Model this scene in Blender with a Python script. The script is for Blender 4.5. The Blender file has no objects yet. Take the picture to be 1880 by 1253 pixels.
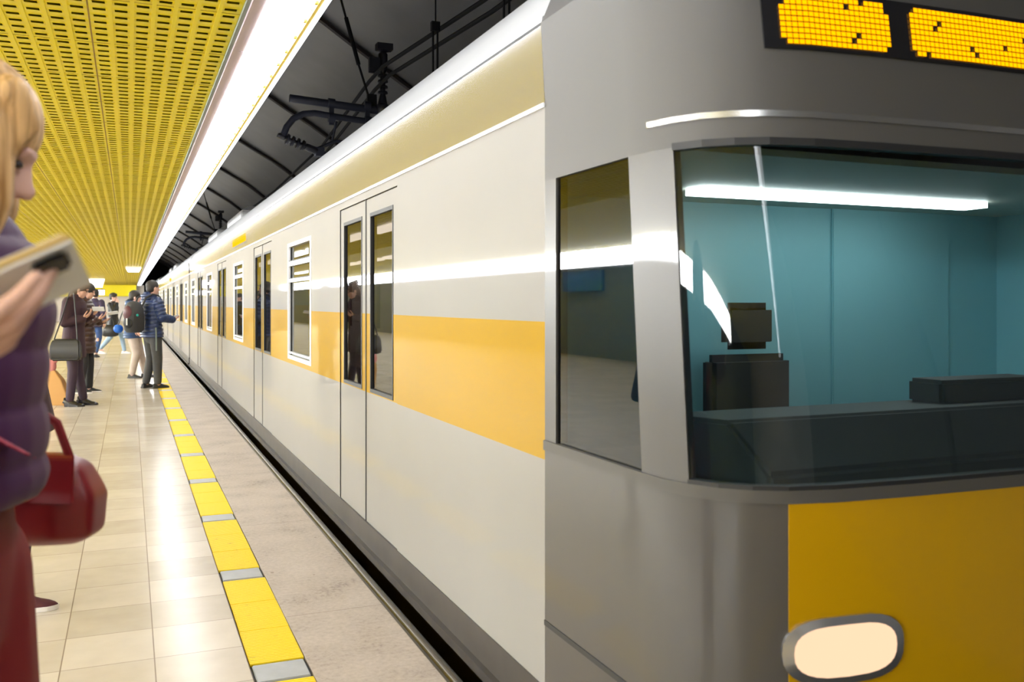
import bpy, bmesh, math, random
import numpy as np
from mathutils import Vector, Matrix, Euler
random.seed(7)
R = math.radians
SC = bpy.context.scene
COL = SC.collection

# ------------------------------------------------------------------ camera
F_PX = 1690.0
YAW = R(22.56)
EYE = 1.36
cd = bpy.data.cameras.new('camera'); cam = bpy.data.objects.new('camera', cd); COL.objects.link(cam)
cam.location = (0, 0, EYE); cam.rotation_euler = (R(90), 0, -YAW)
cd.sensor_width = 36; cd.lens = F_PX/1880*36; cd.shift_y = -70.5/1880
cd.clip_start = .02; cd.clip_end = 300
cd.dof.use_dof = True; cd.dof.focus_distance = 5.5; cd.dof.aperture_fstop = 4.5
SC.camera = cam
SC.view_settings.view_transform = 'Standard'; SC.view_settings.look = 'None'
SC.view_settings.gamma = 1; SC.view_settings.exposure = 0.0
try: SC.view_settings.use_curve_mapping = False
except Exception: pass
SC.cycles.use_denoising = True
SC.cycles.max_bounces = 10; SC.cycles.diffuse_bounces = 5; SC.cycles.glossy_bounces = 5
SC.cycles.transparent_max_bounces = 16; SC.cycles.transmission_bounces = 6
SC.cycles.caustics_reflective = False; SC.cycles.caustics_refractive = False
SC.cycles.sample_clamp_indirect = 4
# light levels of the place's lamps
STRIP = 14.0       # ceiling light strip above the platform edge
WALLSTRIP = 92.0    # light band on the far wall of the platform
CABIN = 6.0        # fluorescent strips in the carriages

w = bpy.data.worlds.new('world'); SC.world = w; w.use_nodes = True
w.node_tree.nodes['Background'].inputs[0].default_value = (.9, .95, 1, 1)
w.node_tree.nodes['Background'].inputs[1].default_value = .02

CT, ST = math.cos(YAW), math.sin(YAW)
def at(px, py, zc):
    """pixel of the 1880x1253 frame at camera depth zc -> a place in the station"""
    xc = (px-940)/F_PX*zc; z = EYE+(556-py)/F_PX*zc
    return Vector((xc*CT+zc*ST, -xc*ST+zc*CT, z))
def ground(px, py):
    zc = EYE*F_PX/(py-556)
    v = at(px, py, zc); v.z = 0; return v

# ------------------------------------------------------------------ materials
def new_mat(name):
    m = bpy.data.materials.new(name); m.use_nodes = True
    nt = m.node_tree; nt.nodes.clear()
    out = nt.nodes.new('ShaderNodeOutputMaterial')
    return m, nt, out
def mat(name, col, rough=.5, metal=0, coat=0, spec=.5, noise=0, nscale=30, bump=0, bscale=60, trans=0, ior=1.5):
    m, nt, out = new_mat(name)
    b = nt.nodes.new('ShaderNodeBsdfPrincipled')
    b.inputs['Base Color'].default_value = (*col, 1)
    b.inputs['Roughness'].default_value = rough
    b.inputs['Metallic'].default_value = metal
    b.inputs['Coat Weight'].default_value = coat
    b.inputs['Coat Roughness'].default_value = .04
    b.inputs['Specular IOR Level'].default_value = spec
    b.inputs['IOR'].default_value = ior
    nt.links.new(b.outputs[0], out.inputs[0])
    if noise or bump:
        tc = nt.nodes.new('ShaderNodeTexCoord')
    if noise:
        n = nt.nodes.new('ShaderNodeTexNoise'); n.inputs['Scale'].default_value = nscale
        n.inputs['Detail'].default_value = 5
        nt.links.new(tc.outputs['Object'], n.inputs['Vector'])
        r = nt.nodes.new('ShaderNodeMapRange')
        r.inputs[1].default_value = .3; r.inputs[2].default_value = .7
        r.inputs[3].default_value = 1-noise; r.inputs[4].default_value = 1+noise*.5
        nt.links.new(n.outputs[0], r.inputs[0])
        mx = nt.nodes.new('ShaderNodeVectorMath'); mx.operation = 'SCALE'
        mx.inputs[0].default_value = col
        nt.links.new(r.outputs[0], mx.inputs['Scale'])
        nt.links.new(mx.outputs[0], b.inputs['Base Color'])
    if bump:
        n2 = nt.nodes.new('ShaderNodeTexNoise'); n2.inputs['Scale'].default_value = bscale
        nt.links.new(tc.outputs['Object'], n2.inputs['Vector'])
        bp = nt.nodes.new('ShaderNodeBump'); bp.inputs['Strength'].default_value = bump
        bp.inputs['Distance'].default_value = .01
        nt.links.new(n2.outputs[0], bp.inputs['Height'])
        nt.links.new(bp.outputs[0], b.inputs['Normal'])
    return m
def emit(name, col, strength):
    m, nt, out = new_mat(name)
    e = nt.nodes.new('ShaderNodeEmission'); e.inputs[0].default_value = (*col, 1); e.inputs[1].default_value = strength
    nt.links.new(e.outputs[0], out.inputs[0]); return m
def math_node(nt, op, a, b=None):
    n = nt.nodes.new('ShaderNodeMath'); n.operation = op
    for i, v in enumerate((a, b)):
        if v is None: continue
        if isinstance(v, (int, float)): n.inputs[i].default_value = v
        else: nt.links.new(v, n.inputs[i])
    return n.outputs[0]

def glass(name, tint, rough=.02, ior=1.5, body=None, bodymix=0):
    """thin pane: tinted see-through plus a fresnel mirror"""
    m, nt, out = new_mat(name)
    t = nt.nodes.new('ShaderNodeBsdfTransparent'); t.inputs[0].default_value = (*tint, 1)
    base = t
    if body:
        d = nt.nodes.new('ShaderNodeBsdfDiffuse'); d.inputs[0].default_value = (*body, 1)
        mx0 = nt.nodes.new('ShaderNodeMixShader'); mx0.inputs[0].default_value = bodymix
        nt.links.new(t.outputs[0], mx0.inputs[1]); nt.links.new(d.outputs[0], mx0.inputs[2]); base = mx0
    g = nt.nodes.new('ShaderNodeBsdfGlossy'); g.inputs['Roughness'].default_value = rough
    fr = nt.nodes.new('ShaderNodeFresnel'); fr.inputs[0].default_value = ior
    mx = nt.nodes.new('ShaderNodeMixShader')
    gg = nt.nodes.new('ShaderNodeNewGeometry')
    fac = math_node(nt, 'MULTIPLY', fr.outputs[0], math_node(nt, 'SUBTRACT', 1.0, gg.outputs['Backfacing']))
    nt.links.new(fac, mx.inputs[0]); nt.links.new(base.outputs[0], mx.inputs[1]); nt.links.new(g.outputs[0], mx.inputs[2])
    nt.links.new(mx.outputs[0], out.inputs[0]); return m
M = {}
M['front_yellow'] = mat('front yellow paint', (.50, .275, .0), .3, coat=.4)
def livery():
    # white lacquer with the line's yellow band between two heights (the band ends before the cab)
    m, nt, out = new_mat('carriage livery')
    b = nt.nodes.new('ShaderNodeBsdfPrincipled')
    b.inputs['Roughness'].default_value = .6; b.inputs['Coat Weight'].default_value = .4; b.inputs['Coat Roughness'].default_value = .03
    b.inputs['Coat IOR'].default_value = 1.42; b.inputs['Specular IOR Level'].default_value = .1
    g = nt.nodes.new('ShaderNodeNewGeometry'); sx = nt.nodes.new('ShaderNodeSeparateXYZ')
    nt.links.new(g.outputs['Position'], sx.inputs[0])
    z = sx.outputs[2]
    band = math_node(nt, 'MULTIPLY', math_node(nt, 'GREATER_THAN', z, .868), math_node(nt, 'LESS_THAN', z, 1.30))
    n = nt.nodes.new('ShaderNodeTexNoise'); n.inputs['Scale'].default_value = 1.3; n.inputs['Detail'].default_value = 4
    nt.links.new(g.outputs['Position'], n.inputs['Vector'])
    rr = nt.nodes.new('ShaderNodeMapRange'); rr.inputs[3].default_value = .92; rr.inputs[4].default_value = 1.05
    nt.links.new(n.outputs[0], rr.inputs[0])
    mx = nt.nodes.new('ShaderNodeMix'); mx.data_type = 'RGBA'
    mx.inputs[6].default_value = (.255, .243, .23, 1); mx.inputs[7].default_value = (.34, .195, .0, 1)
    nt.links.new(band, mx.inputs[0])
    sc = nt.nodes.new('ShaderNodeVectorMath'); sc.operation = 'SCALE'
    nt.links.new(mx.outputs[2], sc.inputs[0]); nt.links.new(rr.outputs[0], sc.inputs['Scale'])
    nt.links.new(sc.outputs[0], b.inputs['Base Color'])
    nt.links.new(b.outputs[0], out.inputs[0]); return m
M['livery'] = livery()
M['white_roof'] = mat('white roof paint', (.5, .5, .5), .3, coat=.5)
M['cornice'] = mat('brushed steel cornice', (.62, .61, .58), .1, metal=.85)
M['steel'] = mat('steel trim', (.6, .6, .6), .25, metal=.9)
M['sole'] = mat('dark sole bar', (.045, .038, .034), .45, noise=.3, nscale=6)
M['rubber'] = mat('black rubber', (.012, .012, .013), .6)
M['black'] = mat('black gloss', (.012, .012, .014), .12)
M['cab_grey'] = mat('cab grey lacquer', (.052, .048, .046), .4, coat=.25)
M['cab_low'] = mat('cab bumper grey', (.05, .046, .043), .35, coat=.3)
M['cab_mask'] = mat('cab mask grey', (.078, .074, .07), .5, spec=.3)
M['cab_in'] = mat('teal cab lining', (.30, .60, .66), .5)
M['cab_dash'] = mat('dark dashboard', (.05, .045, .043), .6)
M['pane'] = glass('window pane', (.72, .74, .74))
M['doorpane'] = glass('door pane', (.38, .36, .35))
M['windshield'] = glass('windscreen glass', (.74, .84, .86), ior=1.55)
M['cabpane'] = glass('cab side pane', (.25, .33, .38), ior=1.6)
M['seat'] = mat('carriage seat', (.15, .3, .33), .5)
M['in_wall'] = mat('carriage lining', (.62, .60, .52), .5)
M['in_floor'] = mat('carriage floor', (.06, .06, .06), .5)
M['pole'] = mat('yellow grab pole', (.9, .6, .02), .25)
M['lampstrip'] = emit('carriage lamp', (1, .97, .9), CABIN)
M['cabfill'] = emit('cab fill lamp', (1, .98, .94), 9)
M['headlamp'] = emit('headlamp glow', (1, .66, .42), 1.2)
M['lens'] = glass('headlamp lens', (1, .93, .85))
M['led'] = emit('amber display dots', (1, .40, .0), 1.9)
M['diffuser'] = emit('strip diffuser', (.95, .97, 1), STRIP)
M['wallglow'] = emit('wall light diffuser', (.96, .98, 1), WALLSTRIP)
M['lip_glow'] = emit('outer lip with added glow', (.93, .96, 1), 5)
M['lamp_far'] = emit('lamp diffuser', (1, .97, 1), 4)
M['ceil'] = mat('yellow grille lacquer', (.98, .83, .0), .4, spec=.3)
M['void'] = mat('dark ceiling void', (.5, .36, .03), .9)
M['trim_grey'] = mat('grey green trim', (.16, .2, .18), .5)
M['trim_pink'] = mat('pale lilac trim', (.55, .45, .5), .35)
M['trim_yellow_refl'] = mat('yellow trim with painted reflection', (.8, .58, .05), .4)
M['trim_white'] = mat('white lip', (.85, .85, .85), .4)
M['vault'] = mat('grey vault cladding', (.12, .118, .124), .42, noise=.25, nscale=1.2)
M['rib'] = mat('dark rib', (.02, .012, .012), .5)
M['wire'] = mat('contact wire', (.008, .008, .009), .85, spec=.2)
M['insul'] = mat('dark insulator', (.014, .014, .02), .35)
M['tubeblue'] = mat('dark blue grey tube', (.022, .024, .04), .4)
M['farwall'] = mat('beige wall', (.78, .72, .67), .5)
M['leftwall'] = mat('light grey wall panels', (.16, .20, .23), .35)
M['signblue'] = mat('blue sign', (.01, .09, .5), .4)
M['white'] = mat('white plastic', (.85, .85, .86), .4)
M['txtdark'] = mat('dark lettering', (.03, .03, .035), .5)
M['bed'] = mat('track bed', (.035, .03, .028), .9, noise=.4, nscale=20)
M['edge_metal'] = mat('dark bronze lip', (.10, .085, .06), .3, metal=.8)
M['tac_grey'] = mat('grey inset tile', (.36, .38, .41), .35, noise=.12, nscale=12)

def far_grille():
    m, nt, out = new_mat('yellow grille lacquer with painted slots')
    b = nt.nodes.new('ShaderNodeBsdfPrincipled'); b.inputs['Roughness'].default_value = .32
    g = nt.nodes.new('ShaderNodeNewGeometry'); sx = nt.nodes.new('ShaderNodeSeparateXYZ')
    nt.links.new(g.outputs['Position'], sx.inputs[0])
    fx = math_node(nt, 'FRACT', math_node(nt, 'DIVIDE', math_node(nt, 'ADD', sx.outputs[0], 90-.46), .09))
    fy = math_node(nt, 'FRACT', math_node(nt, 'DIVIDE', math_node(nt, 'ADD', sx.outputs[1], 105.), .105))
    hx = math_node(nt, 'LESS_THAN', math_node(nt, 'ABSOLUTE', math_node(nt, 'SUBTRACT', fx, .5)), .3)
    hy = math_node(nt, 'LESS_THAN', math_node(nt, 'ABSOLUTE', math_node(nt, 'SUBTRACT', fy, .5)), .15)
    h = math_node(nt, 'MULTIPLY', hx, hy)  # slot openings: their darkness is painted into the colour
    mx = nt.nodes.new('ShaderNodeMix'); mx.data_type = 'RGBA'
    mx.inputs[6].default_value = (.97, .82, .0, 1); mx.inputs[7].default_value = (.35, .22, .0, 1)
    nt.links.new(h, mx.inputs[0]); nt.links.new(mx.outputs[2], b.inputs['Base Color'])
    nt.links.new(b.outputs[0], out.inputs[0]); return m
M['ceil_far'] = far_grille()
def marble():
    m, nt, out = new_mat('cream marble tiles')
    b = nt.nodes.new('ShaderNodeBsdfPrincipled'); b.inputs['Roughness'].default_value = .23; b.inputs['Specular IOR Level'].default_value = .16
    g = nt.nodes.new('ShaderNodeNewGeometry'); sx = nt.nodes.new('ShaderNodeSeparateXYZ')
    nt.links.new(g.outputs['Position'], sx.inputs[0])
    S = .325
    ux = math_node(nt, 'DIVIDE', math_node(nt, 'ADD', sx.outputs[0], 32.5-.088), S)
    uy = math_node(nt, 'DIVIDE', math_node(nt, 'ADD', sx.outputs[1], 32.5-.12), S*1.08)
    def line(u, wd):
        f = math_node(nt, 'FRACT', u)
        return math_node(nt, 'LESS_THAN', math_node(nt, 'MINIMUM', f, math_node(nt, 'SUBTRACT', 1.0, f)), wd)
    grout = math_node(nt, 'MAXIMUM', line(ux, .007), line(uy, .005))
    cb = nt.nodes.new('ShaderNodeCombineXYZ')
    nt.links.new(math_node(nt, 'FLOOR', ux), cb.inputs[0]); nt.links.new(math_node(nt, 'FLOOR', uy), cb.inputs[1])
    wn = nt.nodes.new('ShaderNodeTexWhiteNoise'); wn.noise_dimensions = '3D'; nt.links.new(cb.outputs[0], wn.inputs[0])
    n = nt.nodes.new('ShaderNodeTexNoise'); n.inputs['Scale'].default_value = 7; n.inputs['Detail'].default_value = 6
    nt.links.new(g.outputs['Position'], n.inputs['Vector'])
    v = math_node(nt, 'ADD', math_node(nt, 'MULTIPLY', wn.outputs[0], .45), math_node(nt, 'MULTIPLY', n.outputs[0], .55))
    cr = nt.nodes.new('ShaderNodeValToRGB')
    cr.color_ramp.elements[0].color = (.47, .415, .35, 1); cr.color_ramp.elements[0].position = .2
    cr.color_ramp.elements[1].color = (.61, .555, .49, 1); cr.color_ramp.elements[1].position = .8
    nt.links.new(v, cr.inputs[0])
    mx = nt.nodes.new('ShaderNodeMix'); mx.data_type = 'RGBA'; mx.inputs[7].default_value = (.25, .2, .17, 1)
    nt.links.new(grout, mx.inputs[0]); nt.links.new(cr.outputs[0], mx.inputs[6])
    nt.links.new(mx.outputs[2], b.inputs['Base Color'])
    nt.links.new(b.outputs[0], out.inputs[0]); return m
M['marble'] = marble()
def granite():
    m, nt, out = new_mat('pinkish granite kerb')
    b = nt.nodes.new('ShaderNodeBsdfPrincipled'); b.inputs['Roughness'].default_value = .5
    g = nt.nodes.new('ShaderNodeNewGeometry'); sx = nt.nodes.new('ShaderNodeSeparateXYZ')
    nt.links.new(g.outputs['Position'], sx.inputs[0])
    n = nt.nodes.new('ShaderNodeTexNoise'); n.inputs['Scale'].default_value = 45; n.inputs['Detail'].default_value = 8; n.inputs['Roughness'].default_value = .7
    nt.links.new(g.outputs['Position'], n.inputs['Vector'])
    n2 = nt.nodes.new('ShaderNodeTexNoise'); n2.inputs['Scale'].default_value = 3; n2.inputs['Detail'].default_value = 6
    nt.links.new(g.outputs['Position'], n2.inputs['Vector'])
    v = math_node(nt, 'ADD', math_node(nt, 'MULTIPLY', n.outputs[0], .55), math_node(nt, 'MULTIPLY', n2.outputs[0], .45))
    cr = nt.nodes.new('ShaderNodeValToRGB')
    e = cr.color_ramp.elements
    e[0].position = .33; e[0].color = (.17, .135, .11, 1); e[1].position = .62; e[1].color = (.46, .40, .35, 1)
    k = e.new(.45); k.color = (.36, .305, .262, 1)
    nt.links.new(v, cr.inputs[0])
    vo = nt.nodes.new('ShaderNodeTexVoronoi'); vo.inputs['Scale'].default_value = 5
    nt.links.new(g.outputs['Position'], vo.inputs['Vector'])
    sp = math_node(nt, 'LESS_THAN', vo.outputs['Distance'], .045)
    f = math_node(nt, 'FRACT', math_node(nt, 'DIVIDE', math_node(nt, 'ADD', sx.outputs[1], 99.2), 1.75))
    jt = math_node(nt, 'MAXIMUM', math_node(nt, 'LESS_THAN', f, .0025), sp)
    mx = nt.nodes.new('ShaderNodeMix'); mx.data_type = 'RGBA'; mx.inputs[7].default_value = (.2, .15, .12, 1)
    nt.links.new(jt, mx.inputs[0]); nt.links.new(cr.outputs[0], mx.inputs[6]); nt.links.new(mx.outputs[2], b.inputs['Base Color'])
    nt.links.new(b.outputs[0], out.inputs[0]); return m
M['granite'] = granite()
def tactile():
    m, nt, out = new_mat('yellow ribbed rubber tile')
    b = nt.nodes.new('ShaderNodeBsdfPrincipled'); b.inputs['Roughness'].default_value = .45
    g = nt.nodes.new('ShaderNodeNewGeometry')
    n = nt.nodes.new('ShaderNodeTexNoise'); n.inputs['Scale'].default_value = 16; n.inputs['Detail'].default_value = 8; n.inputs['Roughness'].default_value = .75
    mp = nt.nodes.new('ShaderNodeMapping'); mp.inputs['Scale'].default_value = (.5, 2.5, 1)
    nt.links.new(g.outputs['Position'], mp.inputs[0]); nt.links.new(mp.outputs[0], n.inputs['Vector'])
    cr = nt.nodes.new('ShaderNodeValToRGB'); e = cr.color_ramp.elements
    e[0].position = .30; e[0].color = (.25, .15, .01, 1); e[1].position = .40; e[1].color = (.86, .62, .0, 1)
    nt.links.new(n.outputs[0], cr.inputs[0]); nt.links.new(cr.outputs[0], b.inputs['Base Color'])
    nt.links.new(b.outputs[0], out.inputs[0]); return m
M['tactile'] = tactile()

# ------------------------------------------------------------------ mesh helpers
class MB:
    def __init__(s): s.v = []; s.f = []
    def add(s, vs, fs):
        o = len(s.v); s.v += [tuple(p) for p in vs]; s.f += [tuple(i+o for i in f) for f in fs]; return s
    def box(s, x0, x1, y0, y1, z0, z1):
        vs = [(x, y, z) for x in (x0, x1) for y in (y0, y1) for z in (z0, z1)]
        return s.add(vs, [(0, 1, 3, 2), (4, 6, 7, 5), (0, 4, 5, 1), (2, 3, 7, 6), (0, 2, 6, 4), (1, 5, 7, 3)])
    def tube(s, pts, r, seg=10, cap=True):
        pts = [Vector(p) for p in pts]; n = len(pts)
        rs = r if isinstance(r, (list, tuple)) else [r]*n
        rings = []; prev = None
        for i, p in enumerate(pts):
            t = (pts[min(i+1, n-1)]-pts[max(i-1, 0)]).normalized()
            a = prev if prev is not None else (Vector((0, 0, 1)) if abs(t.z) < .9 else Vector((1, 0, 0)))
            u = (a-t*a.dot(t)).normalized(); v = t.cross(u); prev = u
            rings.append([p+(u*math.cos(2*math.pi*k/seg)+v*math.sin(2*math.pi*k/seg))*rs[i] for k in range(seg)])
        return s.loft(rings, cap)
    def loft(s, rings, cap=True):
        m = len(rings[0]); vs = [p for rg in rings for p in rg]; fs = []
        for i in range(len(rings)-1):
            for k in range(m):
                fs.append((i*m+k, i*m+(k+1) % m, (i+1)*m+(k+1) % m, (i+1)*m+k))
        if cap:
            fs.append(tuple(reversed(range(m)))); fs.append(tuple((len(rings)-1)*m+k for k in range(m)))
        return s.add(vs, fs)
    def grid(s, rows):
        m = len(rows[0]); vs = [p for r_ in rows for p in r_]
        return s.add(vs, [(i*m+k, i*m+k+1, (i+1)*m+k+1, (i+1)*m+k) for i in range(len(rows)-1) for k in range(m-1)])
    def capsule(s, p0, r0, p1, r1, seg=14, cap=4):
        p0 = Vector(p0); p1 = Vector(p1); d = p1-p0; L = d.length
        if L < 1e-6: d = Vector((0, 0, 1)); L = 0
        t = d.normalized(); a = Vector((0, 0, 1)) if abs(t.z) < .9 else Vector((1, 0, 0))
        u = (a-t*a.dot(t)).normalized(); v = t.cross(u); rings = []
        for i in range(cap+1):
            an = -math.pi/2+.12+(math.pi/2-.12)*i/cap
            rings.append((p0+t*math.sin(an)*r0, math.cos(an)*r0))
        for i in range(cap+1):
            an = (math.pi/2-.12)*i/cap
            rings.append((p1+t*math.sin(an)*r1, math.cos(an)*r1))
        return s.loft([[c+(u*math.cos(2*math.pi*k/seg)+v*math.sin(2*math.pi*k/seg))*r for k in range(seg)] for c, r in rings])
    def ell(s, c, r, rot=None, seg=20, rings=12):
        c = Vector(c); rg = []
        for i in range(rings+1):
            an = -math.pi/2+.1+(math.pi-.2)*i/rings
            ring = []
            for k in range(seg):
                p = Vector((r[0]*math.cos(an)*math.cos(2*math.pi*k/seg), r[1]*math.cos(an)*math.sin(2*math.pi*k/seg), r[2]*math.sin(an)))
                if rot is not None: p = rot @ p
                ring.append(c+p)
            rg.append(ring)
        return s.loft(rg)
    def ellring(s, rings, seg=24):
        """vertical stack of ellipses (z, rx, ry, cx, cy)"""
        return s.loft([[Vector((cx+rx*math.cos(2*math.pi*k/seg), cy+ry*math.sin(2*math.pi*k/seg), z)) for k in range(seg)] for z, rx, ry, cx, cy in rings])
    def mesh(s, name):
        me = bpy.data.meshes.new(name); me.from_pydata(s.v, [], s.f); me.update(); return me

def obj(name, mb, m, parent=None, smooth=False, bevel=0, kind=None, loc=None, fix=True):
    me = mb.mesh(name) if isinstance(mb, MB) else mb
    if fix and len(me.polygons) < 60000:
        bm = bmesh.new(); bm.from_mesh(me); bmesh.ops.recalc_face_normals(bm, faces=bm.faces)
        if bevel: bmesh.ops.bevel(bm, geom=[e for e in bm.edges], offset=bevel, segments=2, affect='EDGES', clamp_overlap=True)
        bm.to_mesh(me); bm.free()
    if smooth:
        me.shade_smooth()
        try: me.set_sharp_from_angle(angle=R(smooth if smooth is not True else 40))
        except Exception: pass
    if m is not None: me.materials.append(M[m] if isinstance(m, str) else m)
    o = bpy.data.objects.new(name, me); COL.objects.link(o)
    if parent: o.parent = parent
    if loc: o.location = loc
    if kind: o['kind'] = kind
    return o
def tag(o, label, cat, group=None):
    o['label'] = label; o['category'] = cat
    if group: o['group'] = group
    return o
def empty(name, loc=(0, 0, 0), rz=0):
    o = bpy.data.objects.new(name, None); COL.objects.link(o); o.location = loc; o.rotation_euler = (0, 0, rz)
    o.empty_display_size = .1; return o
def thing(name, label, cat, loc=(0, 0, 0), rz=0, group=None): return tag(empty(name, loc, rz), label, cat, group)
def struct(name, mb, m, **k): return obj(name, mb, m, kind='structure', **k)
def box(*a): return MB().box(*a)
def copy_tree(o, parent=None):
    c = o.copy(); COL.objects.link(c)
    if parent: c.parent = parent
    for ch in [q for q in o.children]: copy_tree(ch, c)
    return c

# ------------------------------------------------------------------ station shell
Y0, Y1 = -14.0, 74.0
CZ = 2.66                       # underside of the yellow ceiling
EDGE = 1.05                     # platform edge
TX = 1.20                       # side of the train
struct('floor', box(-8.3, .413, Y0, Y1, -.2, 0), 'marble')
struct('trim_1', box(.622, EDGE, Y0, Y1, -.25, 0), 'granite')                       # granite kerb
struct('wall_platform', box(EDGE-.12, EDGE-.02, Y0, Y1, -1.2, -.25), 'bed')         # wall under the kerb
lip = MB().tube([(EDGE+.045, Y0, -.035), (EDGE+.045, Y1, -.035)], .03, 12)
lip.box(EDGE, EDGE+.02, Y0, Y1, -.13, -.01)
struct('trim_2', lip, 'edge_metal', smooth=True)
struct('floor_track', box(EDGE-.1, 5.4, Y0, 80, -1.3, -1.15), 'bed')
# tactile strip
ts = thing('tactile_strip', 'yellow ribbed tactile strip with grey inset tiles along the platform edge', 'tactile strip', (.5175, 3.57, 0))

obj('strip_bed', box(-.1045, .1045, Y0-3.57, Y1-3.57, -.2, -.012), 'rubber', ts)
PITCH = 1.31
def ribbed(n_ribs, length):
    mb = MB(); pts = []
    step = length/n_ribs
    for i in range(n_ribs):
        y = i*step
        pts += [(y, -.0045), (y+step*.12, .0), (y+step*.62, .0), (y+step*.74, -.0045)]
    pts.append((length, -.0045))
    mb.grid([[(-.1, y, z), (.1, y, z)] for y, z in pts])
    mb.box(-.1, .1, 0, length, -.02, -.006)
    return mb.mesh('yellow_tile')
def jitter(): return random.uniform(-.0015, .0015)
yt = [ribbed(22, .365), ribbed(22, .365), ribbed(22, .365)]
for me in yt: me.materials.append(M['tactile'])
gt = None
k0, k1 = -3, 53
for k in range(k0, k1):
    yb = k*PITCH
    for j in range(3):
        if 20 < k and j: continue
        if k <= 20: o = bpy.data.objects.new('yellow_tile', yt[j]); o.location = (jitter(), yb+.004+j*.3735, jitter()*.5)
        else:
            o = bpy.data.objects.new('yellow_tile', yt[0]); o.location = (0, yb+.004, 0); o.scale = (1, 3.02, 1)
        COL.objects.link(o); o.parent = ts
    if gt is None:
        g_ = obj('grey_tile', box(-.095, .095, 0, .165, -.02, -.001), 'tac_grey', ts, bevel=.003); gt = g_
        g_['label'] = 'grey inset tile'
    else:
        g_ = gt.copy(); COL.objects.link(g_); g_.parent = ts
    g_.location = (0, yb-.177, 0)

# ceiling: real slots near the camera, elsewhere a flat sheet with the slots' shade painted on
def grille(x1, ncol, ya, nrow, px=.09, py=.105):
    hx, hy, t = .026, .0165, .05
    cell_v = []; 
    X = [0, px/2-hx, px/2+hx, px]; Yv = [0, py/2-hy, py/2+hy, py]
    base = []
    fs = []
    for j in range(4):
        for i in range(4): base.append((X[i], Yv[j], 0))
    for j in range(3):
        for i in range(3):
            if i == 1 and j == 1: continue
            a = j*4+i; fs.append((a, a+4, a+5, a+1))
    ids = [5, 6, 10, 9]
    for q in ids: base.append((base[q][0], base[q][1], t))
    for q in range(4):
        a, b = ids[q], ids[(q+1) % 4]; fs.append((a, b, 16+(q+1) % 4, 16+q))
    base = np.array(base); fs = np.array(fs)
    V = []; Fs = []
    n = 0
    for c in range(ncol):
        for r_ in range(nrow):
            off = np.array((x1-px*(c+1), ya+py*r_, 0)); V.append(base+off); Fs.append(fs+n); n += len(base)
    V = np.concatenate(V); Fs = np.concatenate(Fs)
    me = bpy.data.meshes.new('ceiling'); 
    me.vertices.add(len(V)); me.vertices.foreach_set('co', V.astype(np.float32).ravel())
    me.loops.add(len(Fs)*4); me.loops.foreach_set('vertex_index', Fs.astype(np.int32).ravel())
    me.polygons.add(len(Fs)); me.polygons.foreach_set('loop_start', np.arange(0, len(Fs)*4, 4, dtype=np.int32))
    me.update(calc_edges=True); me.validate()
    return me
ce = struct('ceiling', grille(.46, 40, 2.1, 684), 'ceil', loc=(0, 0, CZ))
xl = .46-40*.09; yl = 2.1+684*.105
far = MB().box(xl, .46, yl, Y1, CZ, CZ+.02).box(-8.3, xl, Y0, Y1, CZ, CZ+.02).box(xl, .46, Y0, 2.1, CZ, CZ+.02)
struct('ceiling_far', far, 'ceil_far')
# raised ribs between the slot columns and the joints of the panels
rb = MB()
for c in range(1, 40):
    x = .46-c*.09
    if c % 7 == 0: continue
    rb.box(x-.009, x+.009, 2.1, yl, CZ-.006, CZ)
struct('trim_3', rb, 'ceil')
jt = MB()
for c in range(7, 40, 7):
    x = .46-c*.09; jt.box(x-.0035, x+.0035, 2.1, yl, CZ-.001, CZ+.0005)
for q in range(0, 684, 7):
    y = 2.1+q*.105; jt.box(xl, .46, y-.0015, y+.0015, CZ-.001, CZ+.0005)
struct('trim_4', jt, mat('panel joint', (.28, .17, .0), .6))
struct('ceiling_void', box(-8.3, .46, Y0, Y1, CZ+.3, CZ+.35), 'void')
struct('wall_left', box(-8.4, -8.3, Y0, Y1, 0, 3), 'leftwall')
struct('wall_back', box(-8.4, 6, Y0-.1, Y0, -1.3, 6), 'farwall')
fw = MB().box(-8.3, 1.0, Y1-.05, Y1+.1, 0, CZ)
struct('wall_front', fw, 'farwall')
struct('trim_5', box(-8.3, .46, Y1-.6, Y1-.06, 1.83, CZ-.001), 'ceil_far')          # yellow bulkhead before the end wall
struct('wall_tunnel_end', box(1.0, 6, 80, 80.1, -1.3, 6), 'bed')
# vault over the track
vp = [(-.3, 5.62), (.6, 5.45), (1.3, 5.12), (2.1, 4.66), (2.7, 4.3), (3.16, 3.97), (3.8, 3.42), (4.4, 2.75), (4.85, 2.0), (5.1, 1.2), (5.2, 0), (5.2, -1.2)]
vm = MB().grid([[(x, y, z) for x, z in vp] for y in (Y0, 80)])
vm.grid([[(x+.15, y, z+.15) for x, z in vp] for y in (Y0, 80)])
struct('wall_right', vm, 'vault', smooth=60)
struct('wall_void', box(-.35, -.3, Y0, 80, CZ+.3, 5.62), 'void')
ribs = MB()
for k in range(-3, 17):
    y = 10.75+4.25*(k-0) if True else 0
    pts = []
    for i in range(len(vp)-1):
        for q in range(4):
            t = q/4; pts.append((vp[i][0]*(1-t)+vp[i+1][0]*t-.02, y+.05*math.sin((i+t)*1.9+k), vp[i][1]*(1-t)+vp[i+1][1]*t-.03))
    ribs.tube(pts, .035, 6)
struct('trim_6', ribs, 'rib', smooth=True)

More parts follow.
